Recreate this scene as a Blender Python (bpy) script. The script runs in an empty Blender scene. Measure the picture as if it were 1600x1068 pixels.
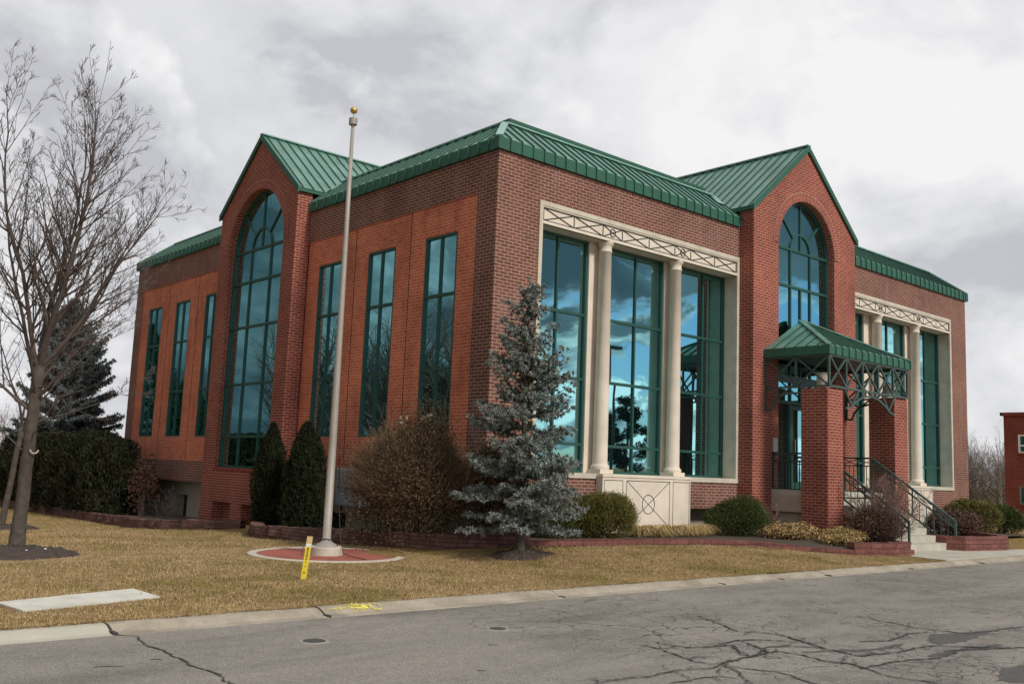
import bpy, math, random
import numpy as np
from mathutils import Vector, Matrix
SC = bpy.context.scene
COL = SC.collection
R = math.radians

# ---------------------------------------------------------------- camera
cam_d = bpy.data.cameras.new('camera'); cam = bpy.data.objects.new('camera', cam_d); COL.objects.link(cam)
FW = Vector((0.653711, 0.745291, 0.13116)); RT = Vector((0.747749, -0.662808, 0.039445)); UP = Vector((-0.116333, -0.072289, 0.990576))
cam.matrix_world = Matrix(((RT.x, UP.x, -FW.x, -11.6588), (RT.y, UP.y, -FW.y, -13.9026), (RT.z, UP.z, -FW.z, 0.1295), (0, 0, 0, 1)))
cam_d.sensor_width = 36; cam_d.lens = 33.69; cam_d.clip_start = .1; cam_d.clip_end = 2000
SC.camera = cam
SC.render.resolution_x = 1024; SC.render.resolution_y = 683
SC.view_settings.view_transform = 'Standard'; SC.view_settings.look = 'None'
SC.view_settings.exposure = 0.16; SC.view_settings.gamma = 1

# ---------------------------------------------------------------- sun and sky
SUN_AZ = R(-86)      # direction towards the sun, measured from +x
SUN_EL = R(38)
sun_d = bpy.data.lights.new('sun', 'SUN'); sun_d.energy = 2.6; sun_d.angle = R(10); sun_d.color = (1, .95, .87)
sun = bpy.data.objects.new('sun', sun_d); COL.objects.link(sun)
sdir = Vector((math.cos(SUN_AZ) * math.cos(SUN_EL), math.sin(SUN_AZ) * math.cos(SUN_EL), math.sin(SUN_EL)))
sun.rotation_euler = sdir.to_track_quat('Z', 'Y').to_euler()


class NT:
    def __init__(s, tree):
        s.t = tree; s.n = tree.nodes; s.l = tree.links

    def node(s, typ, **kw):
        nd = s.n.new(typ)
        for k, v in kw.items():
            if k.startswith('i_'):
                key = k[2:].replace('_', ' ')
                key = int(key) if key.isdigit() else key
                s.put(nd.inputs[key], v)
            else:
                setattr(nd, k, v)
        return nd

    def put(s, inp, v):
        if hasattr(v, 'is_linked') and hasattr(v, 'node'):
            s.l.new(v, inp)
        else:
            if isinstance(v, (tuple, list)) and len(v) == 3 and inp.type == 'RGBA':
                v = (*v, 1)
            inp.default_value = v

    def math(s, op, a, b=None, c=None, clamp=False):
        nd = s.n.new('ShaderNodeMath'); nd.operation = op; nd.use_clamp = clamp
        s.put(nd.inputs[0], a)
        if b is not None: s.put(nd.inputs[1], b)
        if c is not None: s.put(nd.inputs[2], c)
        return nd.outputs[0]

    def mix(s, f, a, b, mode='MIX'):
        nd = s.n.new('ShaderNodeMix'); nd.data_type = 'RGBA'; nd.blend_type = mode
        s.put(nd.inputs[0], f); s.put(nd.inputs[6], a); s.put(nd.inputs[7], b)
        return nd.outputs[2]

    def noise(s, vec, scale, detail=4, rough=.55, dist=0.):
        nd = s.n.new('ShaderNodeTexNoise')
        if vec is not None: s.l.new(vec, nd.inputs['Vector'])
        nd.inputs['Scale'].default_value = scale; nd.inputs['Detail'].default_value = detail
        nd.inputs['Roughness'].default_value = rough; nd.inputs['Distortion'].default_value = dist
        return nd.outputs['Fac']

    def ramp(s, f, stops, interp='LINEAR'):
        nd = s.n.new('ShaderNodeValToRGB'); cr = nd.color_ramp; cr.interpolation = interp
        while len(cr.elements) < len(stops): cr.elements.new(.5)
        for e, (p, c) in zip(cr.elements, stops):
            e.position = p; e.color = (*c, 1) if len(c) == 3 else c
        s.put(nd.inputs[0], f)
        return nd.outputs[0]

    def smooth(s, f, a, b):
        nd = s.n.new('ShaderNodeMapRange'); nd.interpolation_type = 'SMOOTHSTEP'
        s.put(nd.inputs[0], f); nd.inputs[1].default_value = a; nd.inputs[2].default_value = b
        return nd.outputs[0]


w = bpy.data.worlds.new('World'); SC.world = w; w.use_nodes = True
t = NT(w.node_tree); t.n.clear()
sky = t.node('ShaderNodeTexSky', sky_type='NISHITA', sun_disc=False)
sky.sun_elevation = SUN_EL; sky.sun_rotation = math.pi / 2 - SUN_AZ; sky.air_density = 1.0; sky.dust_density = .6
tc = t.node('ShaderNodeTexCoord')
sep = t.node('ShaderNodeSeparateXYZ', i_0=tc.outputs['Generated'])
D_ = tc.outputs['Generated']
zc = t.math('MAXIMUM', sep.outputs[2], 0.0)


def dirvec(sx, sz, o=(0, 0, 0), squash=.35):
    """direction flattened towards a cloud deck, so clouds get smaller and flatter near the horizon"""
    k = t.math('DIVIDE', 1.0, t.math('ADD', t.math('MULTIPLY', zc, 1 - squash), squash))
    c = t.node('ShaderNodeCombineXYZ', i_0=t.math('MULTIPLY_ADD', t.math('MULTIPLY', sep.outputs[0], k), sx, o[0]),
               i_1=t.math('MULTIPLY_ADD', t.math('MULTIPLY', sep.outputs[1], k), sx, o[1]), i_2=t.math('MULTIPLY_ADD', t.math('MULTIPLY', sep.outputs[2], k), sz, o[2]))
    return c.outputs[0]


n1 = t.noise(dirvec(.9, 1.5), 1.0, 9, .50, .35)                     # large masses
n2 = t.noise(dirvec(3.3, 4.6, (3.1, 7.7, 1.3), .6), 1.0, 10, .55, .25)    # heaps
n2b = t.noise(dirvec(3.3, 4.6, (3.1, 7.7, 1.3 + .20), .6), 1.0, 10, .55, .25)
relief = t.math('SUBTRACT', n2, n2b)                                # lit tops, grey undersides
edge = t.smooth(n2, .44, .53)
shade = t.math('ADD', t.math('ADD', t.math('MULTIPLY', n1, .55), t.math('MULTIPLY', n2, .45)), t.math('MULTIPLY', t.math('MULTIPLY', relief, edge), -.95))
cloud = t.ramp(shade, [(.40, (8.1, 8.1, 8.15)), (.475, (7.2, 7.22, 7.4)), (.53, (6.5, 6.55, 6.8)), (.63, (4.9, 4.97, 5.3))])
# unseen sky left of the view, clouds darkened so the left glass reflects dark
lee = t.smooth(t.math('ADD', t.math('MULTIPLY', sep.outputs[0], -.75), t.math('MULTIPLY', sep.outputs[1], .5)), .42, .66)
dimskyc = t.ramp(t.math('ADD', shade, 0.0), [(.43, (3.2, 3.5, 3.7)), (.50, (1.5, 1.75, 1.9)), (.58, (.65, .8, .95))])
cloud = t.mix(lee, cloud, dimskyc)
# towards -y the cover breaks: dark deck above, blue gaps, bright heaps low down
dirv = t.math('ADD', t.math('MULTIPLY', sep.outputs[1], -.85), t.math('MULTIPLY', sep.outputs[0], .45))
side_ = t.smooth(dirv, .1, .45)
m1 = t.noise(dirvec(6.5, 12.0, (1.7, -3.3, .4), .9), 1.0, 10, .60, .4)
m1b = t.noise(dirvec(6.5, 12.0, (1.7, -3.3, .62), .9), 1.0, 10, .60, .4)
hi = t.smooth(t.math('ADD', zc, t.math('MULTIPLY', t.math('SUBTRACT', m1, .5), .30)), .150, .180)
heap = t.ramp(t.math('ADD', t.math('MULTIPLY', t.math('SUBTRACT', m1, m1b), 2.2), .5), [(.28, (3.6, 4.0, 4.4)), (.46, (8.0, 8.2, 8.5)), (.58, (15.0, 15.0, 15.0))])
back = t.mix(hi, heap, t.ramp(n2, [(.40, (2.9, 3.3, 3.7)), (.60, (1.2, 1.45, 1.8))]))
gap = t.math('MULTIPLY', t.math('MULTIPLY', t.smooth(t.math('ADD', m1, t.math('MULTIPLY', zc, -.45)), .475, .435), t.math('SUBTRACT', 1.0, hi)), side_)
skyc = t.mix(gap, t.mix(side_, cloud, back), t.mix(1.0, sky.outputs[0], (.95, 1.1, 1.35), 'MULTIPLY'))
bg = t.node('ShaderNodeBackground', i_0=skyc); bg.inputs[1].default_value = .1
out = t.node('ShaderNodeOutputWorld', i_0=bg.outputs[0])


# ---------------------------------------------------------------- materials
def mat(name):
    m = bpy.data.materials.new(name); m.use_nodes = True
    tt = NT(m.node_tree); tt.n.clear()
    bs = tt.node('ShaderNodeBsdfPrincipled'); o = tt.node('ShaderNodeOutputMaterial'); tt.l.new(bs.outputs[0], o.inputs[0])
    return m, tt, bs


def obj_co(t):
    return t.node('ShaderNodeNewGeometry').outputs['Position']


def bump(t, bs, h, strength=.3, dist=.01):
    b = t.node('ShaderNodeBump', i_Strength=strength, i_Distance=dist, i_Height=h)
    t.l.new(b.outputs[0], bs.inputs['Normal'])


def simple(name, col, rough=.6, var=.12, scale=3., metal=0., spec=.5, bmp=0., bscale=40.):
    m, t, bs = mat(name)
    P = obj_co(t)
    n = t.noise(P, scale, 5, .6)
    k = tuple(min(1, c * (1 + var)) for c in col); d = tuple(c * (1 - var) for c in col)
    t.put(bs.inputs['Base Color'], t.ramp(n, [(.3, d), (.7, k)]))
    bs.inputs['Roughness'].default_value = rough; bs.inputs['Metallic'].default_value = metal
    bs.inputs['Specular IOR Level'].default_value = spec
    if bmp: bump(t, bs, t.noise(P, bscale, 4, .6), bmp, .006)
    return m


def wall_uv(t):
    g = t.node('ShaderNodeNewGeometry')
    sp = t.node('ShaderNodeSeparateXYZ', i_0=g.outputs['Position'])
    sn = t.node('ShaderNodeSeparateXYZ', i_0=g.outputs['True Normal'])
    ax = t.math('ABSOLUTE', sn.outputs[0]); ay = t.math('ABSOLUTE', sn.outputs[1])
    sel = t.math('GREATER_THAN', ax, ay)
    flat = t.math('GREATER_THAN', t.math('ABSOLUTE', sn.outputs[2]), .7)
    hcoord = t.math('ADD', t.math('MULTIPLY', sel, sp.outputs[1]), t.math('MULTIPLY', t.math('SUBTRACT', 1.0, sel), sp.outputs[0]))
    vz = t.math('ADD', t.math('MULTIPLY', flat, sp.outputs[1]), t.math('MULTIPLY', t.math('SUBTRACT', 1.0, flat), sp.outputs[2]))
    return t.node('ShaderNodeCombineXYZ', i_0=t.math('ADD', hcoord, 50.0), i_1=t.math('ADD', vz, 20.3)).outputs[0], g.outputs['Position']


def brick_nodes(t, bs, uv, P, c1, c2, mortar, stain=(.6, .5, .45), stain_amt=.0, bw=.203, rh=.0677, ms=.0095):
    br = t.node('ShaderNodeTexBrick', offset=.5)
    t.l.new(uv, br.inputs['Vector'])
    br.inputs['Scale'].default_value = 1; br.inputs['Brick Width'].default_value = bw; br.inputs['Row Height'].default_value = rh
    br.inputs['Mortar Size'].default_value = ms; br.inputs['Mortar Smooth'].default_value = .3; br.inputs['Bias'].default_value = 0
    br.inputs['Color1'].default_value = (*c1, 1); br.inputs['Color2'].default_value = (*c2, 1); br.inputs['Mortar'].default_value = (*mortar, 1)
    big = t.noise(P, .7, 6, .62)
    fine = t.noise(P, 14, 3, .7)
    c = t.mix(1.0, br.outputs[0], t.ramp(big, [(.3, (.72, .70, .70)), (.5, (1.0, 1.0, 1.0)), (.7, (1.2, 1.18, 1.15))]), 'MULTIPLY')
    c = t.mix(1.0, c, t.ramp(fine, [(.25, (.82, .82, .82)), (.75, (1.15, 1.15, 1.15))]), 'MULTIPLY')
    if stain_amt:
        sv = t.node('ShaderNodeMapping', i_Vector=P); sv.inputs['Scale'].default_value = (2.2, 2.2, .5)
        s = t.smooth(t.noise(sv.outputs[0], 1.6, 5, .65), .52, .7)
        c = t.mix(t.math('MULTIPLY', s, stain_amt), c, stain)
    t.put(bs.inputs['Base Color'], c)
    bs.inputs['Roughness'].default_value = .85; bs.inputs['Specular IOR Level'].default_value = .25
    h = t.math('ADD', t.math('SUBTRACT', 1.0, br.outputs['Fac']), t.math('MULTIPLY', fine, .35))
    bump(t, bs, h, .55, .008)


def brick(name, c1, c2, mortar, **kw):
    m, t, bs = mat(name)
    uv, P = wall_uv(t)
    brick_nodes(t, bs, uv, P, c1, c2, mortar, **kw)
    return m


M = {}
M['brick_dark'] = brick('dark_brown_brick', (.125, .050, .037), (.18, .072, .052), (.40, .25, .19), stain=(.30, .22, .21), stain_amt=.35)
M['brick_red'] = brick('orange_red_brick', (.50, .115, .056), (.62, .165, .082), (.60, .32, .22), stain=(.34, .09, .045), stain_amt=.6)
M['brick_bay'] = brick('red_brick', (.195, .042, .030), (.275, .064, .042), (.44, .235, .175), stain=(.30, .10, .075), stain_amt=.25)
M['brick_far'] = brick('far_red_brick', (.20, .042, .028), (.26, .06, .04), (.30, .11, .085))
M['brick_flat'] = simple('rowlock_brick', (.24, .05, .035), .85, .25, 20)


def arch_brick(name, center, axis, radius):
    m, t, bs = mat(name)
    g = t.node('ShaderNodeNewGeometry'); sp = t.node('ShaderNodeSeparateXYZ', i_0=g.outputs['Position'])
    a = t.math('SUBTRACT', sp.outputs[axis], center[0]); b = t.math('SUBTRACT', sp.outputs[2], center[1])
    ang = t.math('ARCTAN2', b, a)
    rad = t.math('SQRT', t.math('ADD', t.math('MULTIPLY', a, a), t.math('MULTIPLY', b, b)))
    uv = t.node('ShaderNodeCombineXYZ', i_0=t.math('ADD', t.math('SUBTRACT', rad, radius), 10.15), i_1=t.math('ADD', t.math('MULTIPLY', ang, radius + .1), 20.0)).outputs[0]
    brick_nodes(t, bs, uv, g.outputs['Position'], (.20, .042, .03), (.27, .06, .038), (.45, .25, .19), bw=.2255)
    return m


M['stone'] = simple('limestone', (.54, .48, .385), .75, .17, 2.4, bmp=.15)
M['stone_w'] = simple('white_limestone', (.68, .59, .485), .75, .11, 2.0, bmp=.1)
M['concrete'] = simple('concrete', (.44, .41, .34), .85, .16, 2.5, bmp=.3)
M['slab'] = simple('pale_slab_concrete', (.60, .57, .50), .85, .14, 3.5, bmp=.3)
M['collar'] = simple('pale_patch_mortar', (.30, .27, .235), .9, .25, 14)
M['stucco'] = simple('stucco', (.40, .35, .27), .9, .08, 3, bmp=.3)
M['roof'] = simple('green_metal_roof', (.115, .235, .190), .38, .26, 1.4, metal=.0, spec=.5)
M['fascia'] = simple('green_metal_fascia', (.026, .105, .068), .45, .12, 2.2)
M['roofrib'] = simple('green_metal_seam', (.018, .075, .052), .45, .1, 3)
M['cap'] = simple('weathered_green_flashing', (.22, .40, .34), .36, .12, 3)
M['roofflat'] = simple('grey_membrane', (.3, .29, .26), .9)
M['tanedge'] = simple('tan_coping', (.38, .30, .2), .7)
M['frame'] = simple('green_window_frame', (.014, .070, .054), .4, .08)
M['darkmetal'] = simple('dark_green_steel', (.022, .045, .040), .45, .15, 5)
M['trussmetal'] = simple('grey_green_steel', (.055, .085, .075), .5, .15, 5)
M['railmetal'] = simple('weathered_green_rail', (.05, .095, .08), .5, .2, 6)
M['black'] = simple('black_inlay', (.018, .022, .02), .5)
M['void'] = simple('dark_interior', (.012, .013, .014), .8)
M['pole'] = simple('brushed_aluminium', (.35, .315, .275), .6, .08, 5, metal=.25)
M['gold'] = simple('gold_ball', (.62, .42, .14), .3, .1, 5, metal=.7)
M['spray'] = simple('yellow_spray_paint', (.78, .66, .14), .8, .12, 60)
M['mortar'] = simple('pale_mortar', (.42, .24, .18), .9, .1, 10)
M['yellow'] = simple('yellow_paint', (.82, .62, .04), .6, .1, 20)
M['wood'] = simple('bare_wood', (.66, .46, .22), .8, .1, 20)
M['white'] = simple('white_paint', (.85, .83, .75), .6)
M['cabinet'] = simple('grey_painted_steel', (.27, .31, .35), .5, .1, 3)
M['steelgrey'] = simple('brushed_steel', (.4, .38, .34), .4, .1, metal=.6)
M['iron'] = simple('cast_iron', (.06, .055, .05), .7, .3, 30)
M['bark'] = simple('grey_bark', (.080, .064, .050), .95, .35, 9, bmp=.8, bscale=30)
M['bark_dark'] = simple('brown_bark', (.10, .075, .06), .95, .3, 12)
M['twig'] = simple('grey_twigs', (.095, .070, .060), .9, .25, 6)
M['twig_purple'] = simple('purple_brown_twigs', (.17, .11, .09), .9, .3, 9)
M['twig_pale'] = simple('pale_twigs', (.30, .26, .21), .9, .25, 9)
M['soil'] = simple('dark_soil', (.07, .05, .035), .95, .4, 14, bmp=1., bscale=50)
M['mulch'] = simple('dark_mulch', (.065, .045, .036), .95, .5, 30, bmp=1., bscale=60)
M['whitestone'] = simple('white_pebbles', (.75, .72, .68), .8)


def glass(name, tint, F, dark=(.004, .012, .013)):
    m = bpy.data.materials.new(name); m.use_nodes = True
    t = NT(m.node_tree); t.n.clear()
    P = obj_co(t)
    mp = t.node('ShaderNodeMapping', i_Vector=P); mp.inputs['Scale'].default_value = (1, 1, .55)
    b = t.node('ShaderNodeBump', i_Strength=.5, i_Distance=.005, i_Height=t.noise(mp.outputs[0], .9, 2, .4))
    gl = t.node('ShaderNodeBsdfGlossy', i_Color=tint, i_Roughness=.012, i_Normal=b.outputs[0])
    df = t.node('ShaderNodeBsdfDiffuse', i_Color=dark)
    lw = t.node('ShaderNodeLayerWeight', i_Blend=.35, i_Normal=b.outputs[0])
    fac = t.math('ADD', t.math('MULTIPLY', lw.outputs['Fresnel'], .35), F, clamp=True)
    mx = t.node('ShaderNodeMixShader', i_0=fac, i_1=df.outputs[0], i_2=gl.outputs[0])
    o = t.node('ShaderNodeOutputMaterial', i_0=mx.outputs[0])
    return m


M['glass'] = glass('teal_reflective_glass', (.36, .74, .78), .62)
M['glass_left'] = M['glass']


def leafmat(name, cols, rough=.7, isl=.45, sc_=5.):
    m, t, bs = mat(name)
    g = t.node('ShaderNodeNewGeometry')
    n = t.noise(g.outputs['Position'], sc_, 4, .65)
    f = t.math('ADD', t.math('MULTIPLY', g.outputs['Random Per Island'], isl), t.math('MULTIPLY_ADD', t.math('SUBTRACT', n, .5), 1.5, (1 - isl) / 2))
    k = len(cols)
    t.put(bs.inputs['Base Color'], t.ramp(f, [(.1 + .8 * i / (k - 1), c) for i, c in enumerate(cols)]))
    bs.inputs['Roughness'].default_value = rough; bs.inputs['Specular IOR Level'].default_value = .2
    return m


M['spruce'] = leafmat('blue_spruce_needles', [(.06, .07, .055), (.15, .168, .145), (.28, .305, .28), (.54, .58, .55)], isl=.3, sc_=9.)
M['spruce_shade'] = leafmat('inner_spruce_needles', [(.035, .045, .033), (.08, .085, .06), (.10, .075, .05)])  # inner needles coloured darker: the shade inside the crown is painted in
M['spruce_far'] = leafmat('grey_green_needles', [(.05, .065, .06), (.13, .155, .15), (.26, .29, .29)], isl=.3, sc_=4.)
M['arb'] = leafmat('arborvitae_sprays', [(.010, .014, .006), (.020, .026, .010), (.036, .040, .016)])
M['hedge'] = leafmat('hedge_sprays', [(.014, .017, .008), (.026, .030, .014), (.050, .042, .020)])
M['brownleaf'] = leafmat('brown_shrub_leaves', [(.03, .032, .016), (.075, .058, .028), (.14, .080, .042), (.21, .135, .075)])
M['brownleaf_shade'] = leafmat('shade_dark_shrub_leaves', [(.02, .022, .014), (.04, .035, .02), (.09, .045, .022)])  # darker copy of the brown leaves, crown shade put into the colour
M['redleaf'] = leafmat('reddish_shrub_leaves', [(.05, .03, .022), (.12, .055, .035), (.09, .07, .04)])
M['yew'] = leafmat('olive_yew_leaves', [(.035, .04, .012), (.085, .083, .020), (.155, .135, .034), (.24, .185, .05)])
M['yew_dark'] = leafmat('green_yew_leaves', [(.025, .04, .014), (.06, .075, .022), (.11, .12, .035)])
M['gold_leaf'] = leafmat('golden_leaves', [(.09, .065, .03), (.30, .19, .07), (.50, .34, .14), (.62, .48, .26)])
M['dead_leaf'] = leafmat('red_brown_leaves', [(.06, .04, .03), (.12, .07, .05), (.17, .10, .06)])
M['straw'] = leafmat('dry_grass_blades', [(.30, .19, .08), (.52, .36, .16), (.66, .49, .25)])
M['bleached'] = leafmat('bleached_leaves', [(.55, .45, .25), (.75, .66, .45)])
M['darkleaf'] = leafmat('dark_tree_leaves', [(.012, .022, .012), (.03, .042, .02)])


def lawn_nodes(name, blades):
    m, t, bs = mat(name)
    g = t.node('ShaderNodeNewGeometry'); P = g.outputs['Position']
    big = t.noise(P, .75, 6, .68, .6); mid = t.noise(P, 2.6, 8, .78, .6); fine = t.noise(P, 38, 4, .7)
    f = g.outputs['Random Per Island'] if blades else fine
    tan = t.ramp(f, [(.2, (.28, .19, .095)), (.5, (.45, .33, .17)), (.8, (.62, .48, .29))] if blades else
                 [(.25, (.15, .09, .035)), (.5, (.28, .175, .065)), (.75, (.40, .26, .11))])
    grn = t.ramp(f, [(.2, (.12, .105, .025)), (.8, (.27, .21, .06))])
    gm = t.math('ADD', t.math('MULTIPLY', big, .62), t.math('MULTIPLY', mid, .38))
    c = t.mix(t.math('MULTIPLY', t.smooth(gm, .48, .60), .72), tan, grn)
    c = t.mix(1.0, c, t.ramp(mid, [(.3, (.66, .62, .55)), (.52, (1.0, 1.0, 1.0)), (.7, (1.22, 1.20, 1.15))]), 'MULTIPLY')
    t.put(bs.inputs['Base Color'], c)
    bs.inputs['Roughness'].default_value = .9; bs.inputs['Specular IOR Level'].default_value = .15
    if not blades: bump(t, bs, fine, .8, .03)
    return m


M['lawn'] = lawn_nodes('dormant_lawn', False)
M['blades'] = lawn_nodes('dormant_grass_blades', True)


def asphalt():
    m, t, bs = mat('asphalt')
    P = obj_co(t)
    fine = t.noise(P, 75, 5, .8); mid = t.noise(P, 9, 5, .65); big = t.noise(t.node('ShaderNodeMapping', i_Vector=P, i_Scale=(.45, 1.3, 1)).outputs[0], .9, 7, .68, .5)
    c = t.ramp(fine, [(.33, (.105, .094, .083)), (.5, (.225, .203, .178)), (.68, (.45, .41, .365))])
    c = t.mix(1.0, c, t.ramp(big, [(.33, (.74, .73, .72)), (.5, (1.0, 1.0, 1.0)), (.67, (1.18, 1.17, 1.16))]), 'MULTIPLY')
    c = t.mix(1.0, c, t.ramp(mid, [(.3, (.88, .88, .88)), (.7, (1.08, 1.08, 1.08))]), 'MULTIPLY')
    # alligator cracking where the road is worn
    sp = t.node('ShaderNodeSeparateXYZ', i_0=P)
    wrp = t.node('ShaderNodeVectorMath', operation='ADD', i_0=P)
    nz = t.node('ShaderNodeTexNoise', i_Vector=P, i_Scale=3.0)
    sc = t.node('ShaderNodeVectorMath', operation='SCALE', i_0=nz.outputs['Color']); sc.inputs['Scale'].default_value = .28
    t.l.new(sc.outputs[0], wrp.inputs[1])
    def cracks(scale, lo, hi):
        v = t.node('ShaderNodeTexVoronoi', feature='DISTANCE_TO_EDGE', i_Vector=wrp.outputs[0], i_Scale=scale)
        return t.smooth(v.outputs['Distance'], hi, lo)
    wear = t.math('MULTIPLY', t.smooth(t.noise(P, .75, 5, .65), .44, .56), t.smooth(sp.outputs[0], -7.0, -3.5))
    k1 = t.math('MULTIPLY', cracks(5.5, .010, .07), t.math('MULTIPLY', wear, t.smooth(mid, .40, .56)))
    k2 = t.math('MULTIPLY', cracks(1.6, .003, .016), t.math('MULTIPLY', t.smooth(t.noise(P, .3, 3, .6), .45, .58), t.smooth(sp.outputs[0], -7.5, -4.5)))
    k = t.math('MAXIMUM', t.math('MULTIPLY', k1, .75), t.math('MULTIPLY', k2, .8))
    st = t.math('MULTIPLY', wear, t.math('MULTIPLY', t.smooth(t.noise(P, 2.3, 6, .7), .5, .68), .45))
    c = t.mix(st, c, (.09, .082, .075))
    c = t.mix(k, c, (.05, .045, .042))
    t.put(bs.inputs['Base Color'], c)
    bs.inputs['Roughness'].default_value = .85; bs.inputs['Specular IOR Level'].default_value = .3
    bump(t, bs, t.math('SUBTRACT', fine, t.math('MULTIPLY', k, 1.5)), .5, .006)
    return m


M['asphalt'] = asphalt()
M['patch'] = simple('dark_asphalt_patch', (.085, .078, .07), .8, .35, 25, bmp=.6, bscale=120)
M['crack'] = simple('crack_filler', (.045, .042, .04), .8, .2, 20)


def curbmat():
    m, t, bs = mat('curb_concrete')
    P = obj_co(t); sp = t.node('ShaderNodeSeparateXYZ', i_0=P)
    n = t.noise(P, 2.5, 6, .65); f = t.noise(P, 60, 3, .7)
    c = t.ramp(n, [(.3, (.27, .225, .165)), (.5, (.36, .305, .235)), (.7, (.46, .40, .32))])
    c = t.mix(1.0, c, t.ramp(f, [(.3, (.8, .8, .8)), (.7, (1.12, 1.12, 1.12))]), 'MULTIPLY')
    dirt = t.smooth(t.noise(P, 1.1, 7, .72), .50, .62)
    c = t.mix(t.math('MULTIPLY', dirt, .5), c, (.20, .165, .125))
    left = t.smooth(sp.outputs[0], -8.45, -8.55)
    c = t.mix(t.math('MULTIPLY', left, .6), c, (.52, .50, .42))
    t.put(bs.inputs['Base Color'], c); bs.inputs['Roughness'].default_value = .88
    bump(t, bs, f, .4, .006)
    return m


M['curb'] = curbmat()


def padbrick():
    m, t, bs = mat('red_paver_brick')
    P = obj_co(t)
    brick_nodes(t, bs, P, P, (.30, .075, .055), (.38, .11, .08), (.25, .14, .11), stain=(.22, .17, .17), stain_amt=.6, bw=.2, rh=.1, ms=.006)
    return m


M['paver'] = padbrick()


def blockmat(name, c1, c2, mortar, bw, rh):
    m, t, bs = mat(name)
    tc = t.node('ShaderNodeUVMap'); P = obj_co(t)
    br = t.node('ShaderNodeTexBrick', offset=.5)
    t.l.new(tc.outputs[0], br.inputs['Vector'])
    br.inputs['Scale'].default_value = 1; br.inputs['Brick Width'].default_value = bw; br.inputs['Row Height'].default_value = rh
    br.inputs['Mortar Size'].default_value = .007; br.inputs['Mortar Smooth'].default_value = .5
    br.inputs['Color1'].default_value = (*c1, 1); br.inputs['Color2'].default_value = (*c2, 1); br.inputs['Mortar'].default_value = (*mortar, 1)
    n = t.noise(P, 16, 5, .7)
    c = t.mix(1.0, br.outputs[0], t.ramp(n, [(.25, (.65, .65, .68)), (.75, (1.3, 1.28, 1.25))]), 'MULTIPLY')
    t.put(bs.inputs['Base Color'], c); bs.inputs['Roughness'].default_value = .92
    bump(t, bs, t.math('ADD', t.math('SUBTRACT', 1.0, br.outputs['Fac']), n), .9, .02)
    return m


M['block'] = blockmat('split_face_block', (.15, .052, .042), (.215, .08, .062), (.06, .03, .025), .3, .1)
M['flag'] = blockmat('stacked_flagstone', (.11, .05, .042), (.19, .09, .07), (.04, .03, .025), .34, .07)


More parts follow.
